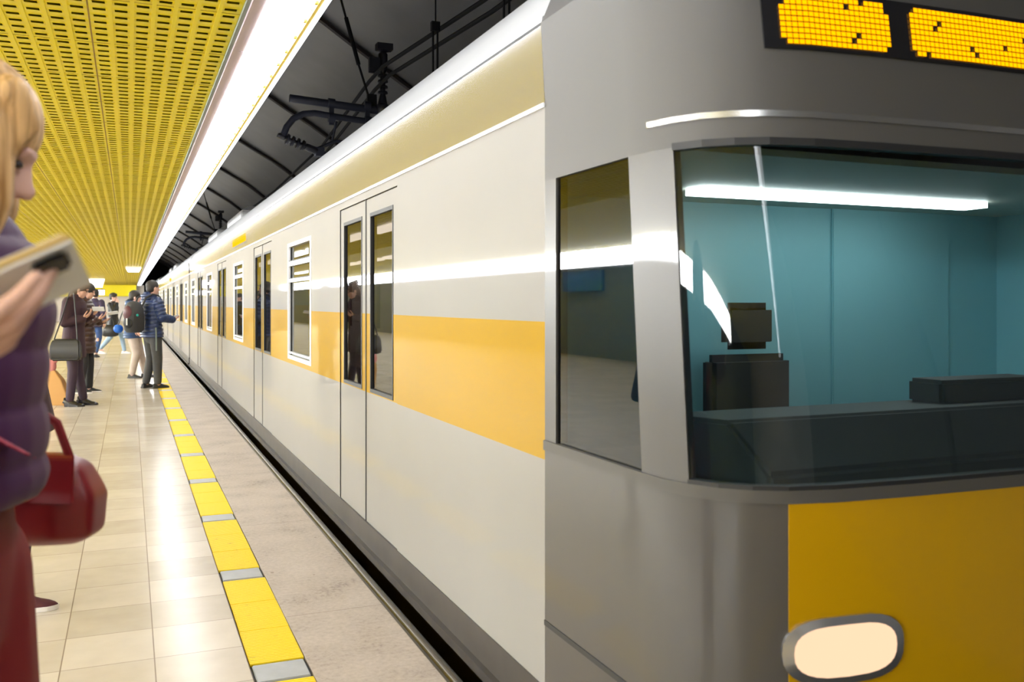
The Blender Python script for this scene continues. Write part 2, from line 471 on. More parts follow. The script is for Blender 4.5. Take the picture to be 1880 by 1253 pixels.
# ------------------------------------------------------------------ ceiling light strip (units)
hs = MB().box(.462, .53, Y0, Y1, CZ-.045, CZ+.25)
struct('trim_7', box(.4605, .478, Y0, Y1, CZ-.02, CZ+.25), 'trim_grey')
struct('trim_8', box(.478, .508, Y0, Y1, CZ-.035, CZ+.25), 'trim_pink')
UL = 1.62
def light_unit():
    t = thing('strip_light', '', 'ceiling light', (.628, 0, CZ))
    obj('housing', box(-.12, .118, .004, UL-.004, .03, .24), 'trim_white', t)
    f = MB()
    f.box(-.12, -.092, .004, UL-.004, -.03, .03)
    obj('side_rail', f, 'trim_pink', t)
    y_ = MB().box(.099, .112, .004, UL-.004, -.055, .03)
    for q in range(6): y_.box(.088, .1, .12+q*.27, .145+q*.27, -.05, -.04)
    y_.box(.112, .118, .004, UL-.004, -.05, .03)
    obj('clip_rail', y_, 'trim_yellow_refl', t)  # the rail's yellow is the ceiling's reflection put into its colour
    obj('outer_lip', box(.119, .137, .004, UL-.004, -.06, .12), 'lip_glow', t)  # glow added to the lip to light the vault
    obj('diffuser', box(-.091, .098, .012, UL-.012, -.035, .02), 'diffuser', t)
    obj('tie_wire', MB().tube([(-.091, .18, -.038), (.098, .80, -.038)], .0022, 6), 'trim_yellow_refl', t)
    return t
first = None; n = 0
y = -13.0
while y < Y1-1.7:
    if first is None: first = light_unit(); t = first
    else: t = copy_tree(first)
    t.location = (.628, y, CZ)
    t['label'] = 'glowing white fluorescent unit in the long ceiling strip above the platform edge'
    t['group'] = 'light units of the ceiling strip'
    y += UL; n += 1
# light band on the far side wall of the platform
first = None
for k in range(50):
    y = -6+1.5*k
    if first is None:
        first = thing('wall_light', '', 'wall light', (-8.1, y, 2.30), 0, 'light units along the side wall')
        obj('housing', box(-.19, .0, 0, 1.46, -.07, .36), 'trim_white', first)
        obj('diffuser', box(0, .03, .02, 1.44, -.05, .37), 'wallglow', first); t = first
    else: t = copy_tree(first)
    t.location = (-8.1, y, 2.30)
    t['label'] = 'white light box in the row along the side wall, mirrored in the train'
def text(body, size, m, parent, loc, rot):
    c = bpy.data.curves.new('lettering', 'FONT'); c.body = body; c.size = size; c.align_x = 'CENTER'; c.align_y = 'CENTER'; c.extrude = .003
    o = bpy.data.objects.new('lettering', c); COL.objects.link(o); bpy.context.view_layer.update()
    me = bpy.data.meshes.new_from_object(o.evaluated_get(bpy.context.evaluated_depsgraph_get())); bpy.data.objects.remove(o); bpy.data.curves.remove(c)
    me.materials.clear()
    o = obj('lettering', me, m, parent, loc=loc, fix=False); o.rotation_euler = rot; return o
bs = thing('wall_sign', 'blue rectangular sign on the side wall mirrored in the cab side', 'sign', (-8.28, 21, 1.55))
obj('panel', box(-.018, .06, -1.1, 1.1, .1, .62), 'signblue', bs, bevel=.01)
ns = thing('station_sign', 'white station name board with dark letters below the wall lights', 'sign', (-8.28, 16.5, 1.9))
obj('panel', box(-.018, .05, -1.3, 1.3, 0, .36), 'white', ns, bevel=.01)
text('DUOMO', .3, 'txtdark', ns, (.055, 0, .17), (R(90), 0, R(90)))

# far hanging things
cl = thing('ceiling_lamp', 'small square white lamp hanging under the far yellow ceiling', 'lamp', (.13, 36, CZ))
obj('housing', box(-.27, .27, -.3, .3, -.06, -.001), 'trim_white', cl)
obj('diffuser', MB().loft([[Vector((-.25*s, -.28, z)), Vector((.25*s, -.28, z)), Vector((.25*s, .28, z)), Vector((-.25*s, .28, z))] for s, z in ((.75, -.19), (1, -.061))]), 'lamp_far', cl)
p = at(176, 537, 58)
hsn = thing('hanging_sign', 'white lit sign hanging above the far end of the platform', 'sign', (p.x, p.y, p.z))
obj('box', box(-.5, .5, -.08, .08, -.17, .15), 'lamp_far', hsn)
obj('frame', MB().box(-.52, .52, -.09, .09, .15, .19).box(-.35, -.32, -.02, .02, .19, CZ-p.z).box(.32, .35, -.02, .02, .19, CZ-p.z), 'txtdark', hsn)
p = at(177, 524, 50)
cl2 = thing('ceiling_lamp', 'white ceiling lamp just above the hanging white sign', 'lamp', (p.x, p.y, CZ))
obj('diffuser', MB().loft([[Vector((-.4*s, -.3, z)), Vector((.4*s, -.3, z)), Vector((.4*s, .3, z)), Vector((-.4*s, .3, z))] for s, z in ((.7, p.z-CZ-.12), (1, -.03))]), 'lamp_far', cl2)
obj('housing', box(-.42, .42, -.32, .32, -.03, -.001), 'trim_white', cl2)

# ------------------------------------------------------------------ overhead line
def wire(name, pts, r, label, group):
    return tag(obj(name, MB().tube(pts, r, 8), 'wire', smooth=True), label, 'wire', group)
SY = 8.55
wa = [(2.9, -13, 3.47), (2.5, 0, 3.47), (2.26, 5.94, 3.45), (2.07, 7.95, 3.45), (2.09, SY, 3.45), (2.37, 12.3, 3.45), (2.5, 17.5, 3.45), (2.46, 26.5, 3.45), (2.6, 44, 3.45), (2.4, 79, 3.45)]
def wobble(pts, dx, dz): return [(x+dx, y, z+dz) for x, y, z in pts]
wire('contact_wire', wobble(wa, 0, .0), .017, 'upper black overhead wire running along the track above the train', None)
wire('contact_wire', wobble(wa, .055, -.075), .017, 'lower black overhead wire running along the track above the train', None)
def lathe_col(mb, base, axis, prof, seg=14):
    base = Vector(base); t = Vector(axis).normalized(); a = Vector((0, 1, 0)) if abs(t.y) < .9 else Vector((1, 0, 0))
    u = (a-t*a.dot(t)).normalized(); v = t.cross(u)
    mb.loft([[base+t*h+(u*math.cos(2*math.pi*k/seg)+v*math.sin(2*math.pi*k/seg))*r for k in range(seg)] for h, r in prof])
def discs(n, pitch, r0, r1, start=0):
    pr = [(start, r0)]
    for i in range(n):
        h = start+pitch*(i+.5); pr += [(h-.012, r0), (h-.006, r1), (h+.010, r1*.92), (h+.016, r0)]
    pr.append((start+pitch*n, r0)); return pr
def support(loc):
    t = thing('catenary_support', '', 'overhead line support', loc)
    # local origin: junction at the foot of the upright insulator
    obj('main_tube', MB().tube([(-.74, 0, .05), (.12, 0, .0)], .037, 16), 'tubeblue', t, smooth=True)
    c = [(.05, -.03, -.12), (-.3, -.03, -.095), (-.52, -.03, -.075), (-.62, -.03, -.09), (-.71, -.03, -.14), (-.77, -.03, -.22), (-.80, -.03, -.30)]
    obj('curved_arm', MB().tube(c, .03, 14), 'tubeblue', t, smooth=True)
    for x in (-.36, -.02):
        b = MB(); b.tube([(x-.03, -.005, .035), (x+.03, -.005, .03)], .047, 14); b.box(x-.022, x+.022, -.03, .0, -.17, .05); b.tube([(x-.03, -.03, -.105), (x+.03, -.03, -.108)], .042, 14)
        obj('clamp', b, 'tubeblue', t, smooth=True)
    u = MB(); lathe_col(u, (.13, 0, -.05), (.02, .05, 1), [(0, .05), (.06, .075), (.1, .07), (.12, .045), (.2, .03)]+discs(4, .055, .026, .05, .2)+[(.43, .03), (.45, .045), (.6, .045), (.62, .03), (.63, .055), (.68, .055)])
    u.box(.0, .1, -.03, .03, .36, .5); u.box(.07, .22, -.05, .05, .58, .64)
    obj('upright_insulator', u, 'insul', t, smooth=30)
    i2 = MB(); lathe_col(i2, (-.85, -.03, -.30), (.9, .15, -.28), [(0, .02), (.02, .03), (.06, .028)]+discs(4, .05, .02, .05, .07)+[(.27, .03), (.3, .035), (.38, .035), (.42, .02)])
    obj('lower_insulator', i2, 'insul', t, smooth=30)
    a = MB().tube([(-.5, .06, -.40), (-.3, .06, -.30), (.35, .06, -.38)], .017, 10).tube([(-.5, .06, -.42), (.3, .06, -.47)], .02, 10).box(-.5, -.42, .0, .1, -.46, -.38)
    a.tube([(-.3, .05, -.12), (-.34, .06, -.32)], .012, 8)
    obj('registration_arm', a, 'tubeblue', t, smooth=True)
    s = MB().tube([(.02, 0, .05), (-.10, 0, .42), (-.32, .0, 1.2), (-.5, 0, 1.76)], .011, 8)
    s.tube([(-.10, 0, .42), (-.22, 0, .85)], .02, 8); s.box(-.02, .07, -.02, .02, .0, .15)
    obj('stay_wire', s, 'wire', t, smooth=True)
    return t
sp = support((2.09, SY, 3.18)); sp['label'] = 'black overhead line support with curved arm and ribbed insulators, nearest one'
s2 = copy_tree(sp); s2.location = (2.09, 25.5, 3.16); s2['label'] = 'farther small overhead line support, above the gap between the carriages'
# hangers of the overhead wire
for i, (px, py, z2) in enumerate(((795, 52, 4.35), (925, -20, 3.6))):
    pp = at(px, py, 6.9 if i == 0 else 5.6)
    h = MB().tube([(0, 0, -.5), (0, 0, 0)], .008, 6).tube([(.035, 0, -.5), (.035, 0, 0)], .008, 6).box(-.015, .05, -.02, .02, -.02, .05)
    h.tube([(.02, 0, .05), (.02, 0, z2-pp.z)], .006, 6)
    tag(obj('wire_hanger', h, 'wire', loc=pp), ['black double rod hanger on the overhead wires, behind the insulator', 'black double rod hanger on the overhead wires at the top edge'][i], 'hanger')
# ------------------------------------------------------------------ the train
XR = 5.2-TX                      # far side of the carriages
def wall_pieces(x0, x1, ya, yb, openings):
    """side wall as boxes around its openings (y0, y1, z0, z1)"""
    mb = MB(); cur = ya
    for (a, b, z0, z1) in sorted(openings):
        if a > cur: mb.box(x0, x1, cur, a, .157, 2.0)
        if z0 > .16: mb.box(x0, x1, a, b, .157, z0)
        mb.box(x0, x1, a, b, z1, 2.0); cur = b
    mb.box(x0, x1, cur, yb, .157, 2.0); return mb
ROOF = [(1.20, 2.228), (1.196, 2.240), (1.20, 2.262), (1.225, 2.275), (1.262, 2.36), (1.30, 2.43), (1.37, 2.485), (1.5, 2.545), (1.8, 2.60), (2.2, 2.63), (2.6, 2.64)]
ROOFP = ROOF+[(5.2-x, z) for x, z in reversed(ROOF[:-1])]
def carriage(ya, yb, windows, doors, display, first):
    t = thing('metro_carriage', '', 'metro carriage', (2.6, ya, 0), 0, None)
    off = Vector((-2.6, -ya, 0))
    def P(name, mb, m, parent=t, **k):
        o = obj(name, mb, m, parent, **k)
        if parent is t: o.location = off
        return o
    ys = ya if not first else 2.62
    ops = [(c-.52, c+.52, .905, 1.84) for c in windows]+[(c-.66, c+.66, .05, 1.93) for c in doors]
    P('side_panel', wall_pieces(TX, TX+.05, ys, yb, ops), 'livery')
    P('far_side_panel', MB().box(XR-.05, XR, ys, yb, .157, 2.0), 'livery')
    P('inner_lining', MB().box(XR-.09, XR-.06, ys+.75 if first else ys+.1, yb-.1, .1, 1.98), 'in_wall')
    cw = MB()
    for c in windows+doors: cw.box(XR-.10, XR-.085, c-.5, c+.5, .92, 1.8)
    P('opposite_pane', cw, 'black')
    # cornice, roof, sole bar
    P('cornice', MB().grid([[(TX-.001, y, 1.985), (TX-.001, y, 1.992), (TX-.014, y, 2.226)] for y in (ys, yb)]).grid([[(XR+.001, y, 1.985), (XR+.014, y, 2.226)] for y in (ys, yb)]), 'cornice')
    P('drip_rail', MB().box(TX-.006, TX+.03, ys, yb, 1.972, 1.986), 'trim_white')
    P('roof', MB().loft([[Vector((x, y, z)) for x, z in ROOFP] for y in (ys+.02, yb)]), 'white_roof', smooth=35)
    P('gutter_line', MB().box(TX-.012, TX+.05, ys, yb, 2.222, 2.238), 'rubber')
    sk = MB().box(TX-.005, XR+.005, ys, yb, -.02, .157).box(TX+.05, XR-.05, ys, yb, -.55, -.02)
    sk.box(TX-.03, TX, ys, yb, .0, .035)
    P('sole_bar', sk, 'sole', bevel=0)
    P('cabin_floor', box(TX+.06, XR-.06, ys+.72 if first else ys+.1, yb-.1, .02, .05), 'in_floor')
    P('cabin_ceiling', box(TX+.06, XR-.06, ys+.72 if first else ys+.1, yb-.1, 1.99, 2.02), 'in_wall')
    lm = None
    n = int((yb-ys-1.4)//1.5)
    for k in range(n):
        for x in (1.95, 3.25):
            if lm is None: l = lm = P('cabin_lamp', box(x-.06, x+.06, ys+1.0+0, ys+2.2, 1.955, 1.985), 'lampstrip'); x00 = x
            else: l = lm.copy(); COL.objects.link(l); l.location = off+Vector((x-x00, 1.5*k, 0))
    ends = [yb-.1] if first else [ys+.06, yb-.1]
    for e in ends: P('end_wall', box(TX+.03, XR-.03, e, e+.04, .0, 2.2), 'livery')
    # windows
    w0 = None
    for c in windows:
        if w0 is None:
            f = MB()
            for (a, b, z0, z1) in ((-.52, .52, .905, .935), (-.52, .52, 1.81, 1.84), (-.52, -.48, .935, 1.81), (.48, .52, .935, 1.81)): f.box(-.004, .04, a, b, z0, z1)
            f.box(-.002, .03, -.48, .48, 1.655, 1.69).box(-.002, .03, -.48, .48, 1.525, 1.55)
            f.box(-.004, .02, -.48, .48, .95, .962)
            w0 = o = obj('window', f, 'trim_white', t); w0.location = off+Vector((TX, c, 0))
            pn = obj('pane', MB().box(.018, .024, -.48, .48, .935, 1.81), 'pane', w0)
            obj('seal', MB().box(.012, .03, -.484, -.468, .935, 1.81).box(.012, .03, .468, .484, .935, 1.81).box(.0, .03, -.48, .48, 1.69, 1.70).box(.0, .03, -.48, .48, 1.55, 1.558), 'rubber', w0)
        else:
            o = copy_tree(w0); o.location = off+Vector((TX, c, 0))
    # doors: two leaves each
    d0 = None
    for c in doors:
        for s in (-1, 1):
            if d0 is None:
                f = MB().box(.006, .04, -.325, .325, .06, .885).box(.006, .04, -.325, .325, 1.835, 1.925).box(.006, .04, -.325, -.225, .885, 1.835).box(.006, .04, .225, .325, .885, 1.835)
                d0 = o = obj('door', f, 'livery', t)
                obj('pane', box(.014, .022, -.225, .225, .885, 1.835), 'doorpane', d0)
                sl = MB()
                for (a, b, z0, z1) in ((-.235, .235, .875, .895), (-.235, .235, 1.825, 1.845), (-.235, -.222, .895, 1.825), (.222, .235, .895, 1.825)): sl.box(.003, .03, a, b, z0, z1)
                sl.box(.002, .04, -.333, -.325, .05, 1.93).box(.002, .04, .325, .333, .05, 1.93)
                obj('seal', sl, 'rubber', d0)
            else: o = copy_tree(d0)
            o.location = off+Vector((TX, c+s*.331, 0))
        sl = MB().box(TX-.004, TX+.03, c-.66, c+.66, .03, .052)
        P('door_sill', sl, 'steel')
    p0 = None
    for c in doors:
        for x, dy in ((1.75, .45), (1.75, -.45), (2.6, 0), (3.4, .4)):
            if p0 is None: p = p0 = obj('grab_pole', MB().tube([(0, 0, .05), (0, 0, 1.99)], .017, 8), 'pole', t, smooth=True)
            else: p = p0.copy(); COL.objects.link(p); p.parent = t
            p.location = off+Vector((x, c+dy, 0))
    b0 = None
    for c in windows:
        if b0 is None:
            s_ = MB().box(1.45-.15, 1.72, -.75, .75, .38, .45).box(1.30, 1.36, -.75, .75, .45, .86)
            b0 = b = obj('bench', s_, 'seat', t, bevel=.01)
        else: b = b0.copy(); COL.objects.link(b)
        b.parent = t; b.location = off+Vector((0, c, 0))
    for c in display:
        d = P('side_display', box(TX-.004, TX+.06, c-.78, c+.78, 2.03, 2.19), 'black')
        q = MB()
        for r_ in range(5):
            for k in range(46):
                if (k*7+r_*5) % 17: q.box(TX-.009, TX-.004, c-.71+k*.031, c-.71+k*.031+.026, 2.055+r_*.022, 2.055+r_*.022+.018)
        obj('amber_dots', q, 'led', d)
    r0 = None
    for k in range(2):
        yy = ya+(yb-ya)*(.66+.2*k)
        u = MB().loft([[Vector((x, y, z)) for x, y in ((1.45+i_, yy-1+i_), (3.75-i_, yy-1+i_), (3.75-i_, yy+1-i_), (1.45+i_, yy+1-i_))] for i_, z in ((0, 2.5), (.0, 2.66), (.12, 2.74))])
        P('roof_unit', u, 'white_roof', bevel=.015)
    return t, P
win1 = [7.15, 11.42, 15.72, 19.85]; dr1 = [5.0, 9.28, 13.57, 17.85]
c1, P1 = carriage(1.80, 20.95, win1, dr1, [11.3], True)
c1['label'] = 'leading white metro carriage with yellow waist band, dark cab and amber front display'
win2 = [22.4+4.3*k for k in range(5)]; dr2 = [24.55+4.3*k for k in range(4)]
c2, P2 = carriage(21.30, 40.7, win2, dr2, [31.0], False)
c2['label'] = 'second white metro carriage, beyond the black gap in the train'
c3 = copy_tree(c2); c3.location = (2.6, 21.30+19.75, 0)
c3['label'] = 'farthest white metro carriage at the end of the train'
for c in (c1, c2, c3): c['group'] = 'carriages of the metro train'
def gangway(y, lab):
    mb = MB()
    for k in range(6):
        z = 0; d = .0 if k % 2 else .05
        mb.box(TX+.08+d, XR-.08-d, y+.012+k*.05, y+.012+(k+1)*.05, .0, 2.3-d)
    return tag(obj('gangway_bellows', mb, 'rubber'), lab, 'gangway')
gangway(20.96, 'black rubber bellows in the gap between the first and second carriage')
gangway(40.71, 'black rubber bellows before the farthest carriage, mostly hidden')

# ---- cab end of the leading carriage
PL = [(1.20, 2.62), (1.20, 2.30), (1.20, 2.03), (1.207, 1.94), (1.228, 1.86), (1.265, 1.79), (1.32, 1.738), (1.39, 1.70), (1.50, 1.675), (1.70, 1.658), (2.0, 1.645), (2.3, 1.638), (2.6, 1.635)]
PF = PL+[(5.2-x, y) for x, y in reversed(PL[:-1])]
NP = len(PF)
def plan(i, z, out=0.0):
    x, y = PF[i]
    k = max(0, z-.93)*.085
    if z > 2.2: k += (z-2.2)*.9
    wgt = min(1, max(0, (2.62-y)/.5))
    sx = 0
    if z > 1.985: sx = -(min(z, 2.235)-1.985)*.058+max(0, z-2.235)*.45
    x2 = x+sx*(1 if x < 2.6 else -1)*(1 if x in (1.2, 4.0) else .8)
    a = Vector((PF[min(i+1, NP-1)][0]-PF[max(i-1, 0)][0], PF[min(i+1, NP-1)][1]-PF[max(i-1, 0)][1], 0)).normalized()
    nrm = Vector((a.y, -a.x, 0))
    return Vector((x2, y+k*wgt, z))+nrm*out
def skin(i0, i1, zs, out=0.0, thick=.03):
    mb = MB()
    o = [[plan(i, z, out) for i in range(i0, i1+1)] for z in zs]
    q = [[plan(i, z, out-thick) for i in range(i0, i1+1)] for z in zs]
    mb.grid(o); mb.grid([r_[::-1] for r_ in q])
    n = len(o); m = i1-i0+1; N = n*m
    f = []
    for k in range(m-1): f += [(k, N+m-1-k, N+m-2-k, k+1), ((n-1)*m+k, (n-1)*m+k+1, N+(n-1)*m+m-2-k, N+(n-1)*m+m-1-k)]
    for r_ in range(n-1): f += [(r_*m, (r_+1)*m, N+(r_+1)*m+m-1, N+r_*m+m-1), (r_*m+m-1, N+r_*m, N+(r_+1)*m, (r_+1)*m+m-1)]
    mb.f += [tuple(x) for x in f]
    return mb
last = NP-1
P1('cab_bumper', skin(0, last, [-.02, .157, .36], .0), 'cab_low', smooth=50)
P1('bumper_groove', skin(0, last, [.352, .368], .003), 'rubber')
P1('cab_lower_corner', skin(0, 7, [.36, .6, .9]), 'cab_grey', smooth=50)
P1('cab_lower_corner', skin(last-7, last, [.36, .6, .9]), 'cab_grey', smooth=50)
P1('front_panel', skin(7, last-7, [.36, .6, .9], .004), 'front_yellow', smooth=50)
P1('waist_rail', skin(0, last, [.9, .93], .006), 'cab_mask', smooth=50)
P1('cab_pillar', skin(2, 4, [.93, 1.3, 1.74]), 'cab_grey', smooth=50)
P1('cab_pillar', skin(last-4, last-2, [.93, 1.3, 1.74]), 'cab_grey', smooth=50)
P1('cab_pillar', box(TX, TX+.04, 2.54, 2.62, .93, 1.74), 'cab_grey')
P1('cab_pillar', box(XR-.04, XR, 2.04, 2.62, .93, 1.74), 'cab_mask')
P1('cab_side_pane', box(TX+.008, TX+.014, 2.03, 2.54, .93, 1.74), 'cabpane')
P1('windscreen', skin(4, last-4, [.93, 1.15, 1.35, 1.55, 1.74], -.004, .006), 'windshield', smooth=60)
P1('screen_seal', skin(4, last-4, [.925, .94], .005), 'rubber')
P1('screen_seal', skin(4, last-4, [1.732, 1.75], .005), 'rubber')
P1('cab_mask', skin(0, last, [1.74, 1.86, 1.985, 2.1, 2.235]), 'cab_mask', smooth=50)
P1('visor_strip', skin(3, last-3, [1.80, 1.815], .004), 'steel', smooth=50)
rf = MB(); rows = [[plan(i, z) for i in range(NP)] for z in (2.23, 2.30, 2.40, 2.47)]
rf.grid(rows)
top = rows[-1]; c_ = len(rf.v); rf.v.append((2.6, 2.62, 2.60)); nb = (len(rows)-1)*NP
rf.f += [(nb+k, nb+k+1, c_) for k in range(NP-1)]
P1('cab_roof', rf, 'cab_mask', smooth=60)
# destination display: two lit blocks behind a dark strip
dsp = P1('front_display', skin(7, last-7, [1.965, 2.11], .008, .012), 'black', smooth=50)
def face(x, z, out):
    for i in range(NP-1):
        if PF[i][0] <= x <= PF[i+1][0]:
            tt = (x-PF[i][0])/(PF[i+1][0]-PF[i][0]+1e-9); return plan(i, z, out).lerp(plan(i+1, z, out), tt)
q = MB()
rnd = random.Random(3)
for (xa, xb) in ((1.43, 1.74), (1.80, 3.50)):
    n = int((xb-xa)/.0145)
    for k in range(n):
        for r_ in range(9):
            e = min(k, n-1-k)
            if e == 0 and r_ in (0, 8): continue
            if rnd.random() < .03: continue
            x = xa+k*.0145; z = 1.976+r_*.0138
            a, b = face(x, z, .0125), face(x+.0125, z, .0125)
            c, d = face(x+.0125, z+.011, .0125), face(x, z+.011, .0125)
            q.add([a, b, c, d], [(0, 1, 2, 3)])
obj('amber_dots', q, 'led', dsp)
# headlamps: oblong, one each side
for s in (1, -1):
    xs = 1.53 if s == 1 else 5.2-1.53
    ring = []; ins = []; bk = []
    for k in range(28):
        an = 2*math.pi*k/28
        ux = math.copysign(abs(math.cos(an))**.6, math.cos(an)); uz = math.copysign(abs(math.sin(an))**.8, math.sin(an))
        ring.append(face(xs+ux*.155, .56+uz*.078, .012)); ins.append(face(xs+ux*.132, .56+uz*.060, .016)); bk.append(face(xs+ux*.155, .56+uz*.078, .0))
    h = P1('headlamp', MB().loft([bk, ring, ins], cap=False), 'steel', smooth=30)
    o2 = obj('lamp_glass', MB().loft([ins, [face(xs+(face(xs, .5, 0).x*0)+(p.x-xs)*.5, .56+(p.z-.56)*.5, .024) for p in ins]]), 'headlamp', h, smooth=60)
# cab interior
P1('cab_rear_wall', box(TX+.06, XR-.06, 3.26, 3.30, .02, 2.0), 'cab_in')
P1('cab_side_lining', MB().box(TX+.05, TX+.06, 2.62, 3.26, .05, 2.0).box(XR-.07, XR-.06, 2.3, 3.26, .05, 2.0), 'cab_in')
P1('cab_floor', box(TX+.08, XR-.08, 2.1, 3.26, .0, .04), 'cab_dash')
P1('cab_ceiling', box(TX+.08, XR-.08, 2.15, 3.26, 1.78, 1.80), 'in_wall')
P1('cab_fill_lamp', box(1.9, 3.3, 2.78, 2.9, 1.755, 1.778), 'cabfill')  # lamp added to brighten the teal cab lining
d = MB()
d.loft([[Vector((x, y, z)) for y, z in ((1.78, .5), (1.78, .95), (1.95, 1.06), (2.30, 1.04), (2.36, .9), (2.2, .5))] for x in (1.40, 3.80)])
d.box(2.3, 2.75, 2.1, 2.24, 1.04, 1.12)
P1('dashboard', d, 'cab_dash', bevel=.012)
s_ = MB().box(2.1, 2.55, 2.72, 3.1, .45, .55).box(2.12, 2.53, 3.06, 3.14, .55, 1.15).box(2.2, 2.45, 3.07, 3.13, 1.17, 1.36).box(2.28, 2.37, 2.85, 2.95, .04, .45)
P1('driver_seat', s_, 'cab_dash', bevel=.035, smooth=60)
P1('cab_door', MB().box(2.9, 3.6, 3.245, 3.262, .05, 1.9), 'cab_in', bevel=.004)

# ------------------------------------------------------------------ people
SKIN = mat('skin', (.62, .36, .27), .5); M['skin'] = SKIN
M['skin2'] = mat('paler skin', (.74, .46, .38), .5)
M['hair_dark'] = mat('dark hair', (.02, .015, .012), .55, bump=.6, bscale=120)
M['hair_brown'] = mat('brown hair', (.09, .045, .025), .5, bump=.6, bscale=120)
def strands():
    m, nt, out = new_mat('blond hair'); b = nt.nodes.new('ShaderNodeBsdfPrincipled'); b.inputs['Roughness'].default_value = .45
    tc = nt.nodes.new('ShaderNodeTexCoord'); mp = nt.nodes.new('ShaderNodeMapping'); mp.inputs['Scale'].default_value = (75, 75, 5)
    n = nt.nodes.new('ShaderNodeTexNoise'); n.inputs['Scale'].default_value = 1; n.inputs['Detail'].default_value = 4; n.inputs['Distortion'].default_value = .6
    nt.links.new(tc.outputs['Object'], mp.inputs[0]); nt.links.new(mp.outputs[0], n.inputs['Vector'])
    cr = nt.nodes.new('ShaderNodeValToRGB'); e = cr.color_ramp.elements
    e[0].position = .32; e[0].color = (.38, .19, .06, 1); e[1].position = .62; e[1].color = (.84, .54, .26, 1)
    nt.links.new(n.outputs[0], cr.inputs[0]); nt.links.new(cr.outputs[0], b.inputs['Base Color'])
    bp = nt.nodes.new('ShaderNodeBump'); bp.inputs['Strength'].default_value = .8; bp.inputs['Distance'].default_value = .01
    nt.links.new(n.outputs[0], bp.inputs['Height']); nt.links.new(bp.outputs[0], b.inputs['Normal'])
    nt.links.new(b.outputs[0], out.inputs[0]); return m
M['hair_blond'] = strands()
M['navy'] = mat('navy puffer nylon', (.018, .035, .11), .4)
M['navy2'] = mat('dark blue puffer nylon', (.02, .055, .15), .42)
M['maroon'] = mat('dark maroon wool', (.035, .012, .022), .8)
M['brownq'] = mat('dark brown quilted nylon', (.05, .022, .018), .35)
M['plumcoat'] = mat('dark plum coat', (.04, .028, .07), .8)
M['purple'] = mat('purple puffer nylon', (.066, .02, .072), .6, spec=.3)
M['redcloth'] = mat('dark red cloth', (.17, .004, .008), .7)
M['redbag'] = mat('dark red leather', (.19, .006, .010), .4, noise=.2, nscale=8)
M['crimson'] = mat('crimson scarf', (.30, .012, .05), .7)
M['beige'] = mat('beige trousers', (.46, .38, .33), .8, noise=.12, nscale=10)
M['charcoal'] = mat('charcoal trousers', (.05, .05, .052), .8, noise=.15, nscale=10)
M['blacktr'] = mat('black trousers', (.014, .013, .016), .7)
M['plumtights'] = mat('dark plum tights', (.028, .012, .03), .7)
M['jeans'] = mat('blue jeans', (.03, .07, .22), .8, noise=.2, nscale=20)
M['palejeans'] = mat('pale jeans', (.30, .42, .55), .8)
M['shoe'] = mat('black shoe', (.012, .012, .013), .5)
M['boot'] = mat('black leather boot', (.014, .012, .016), .25)
M['shoered'] = mat('dark red suede shoe', (.07, .012, .02), .8)
M['sole_w'] = mat('white rubber sole', (.75, .72, .70), .5)
M['eye'] = mat('eye', (.03, .02, .02), .2)
M['lip'] = mat('lips', (.5, .16, .14), .5)
M['paper'] = mat('tan paper', (.50, .27, .09), .8)
M['gold'] = mat('pale gold phone edge', (.72, .55, .28), .3, metal=.4)
M['phonewhite'] = mat('white phone case', (.75, .76, .78), .35)
M['screen'] = emit('lit phone screen', (.75, .85, 1), 1.6)
M['pack'] = mat('black backpack fabric', (.022, .022, .025), .7)
M['packred'] = mat('maroon backpack panel', (.10, .025, .035), .6)
M['teal'] = mat('teal badge', (.0, .35, .3), .4)
M['blackbag'] = mat('black shoulder bag leather', (.010, .009, .010), .5)
M['bluebag'] = mat('bright blue bag', (.01, .12, .55), .5)
M['pinkcloth'] = mat('pink and white cloth', (.65, .25, .25), .8)

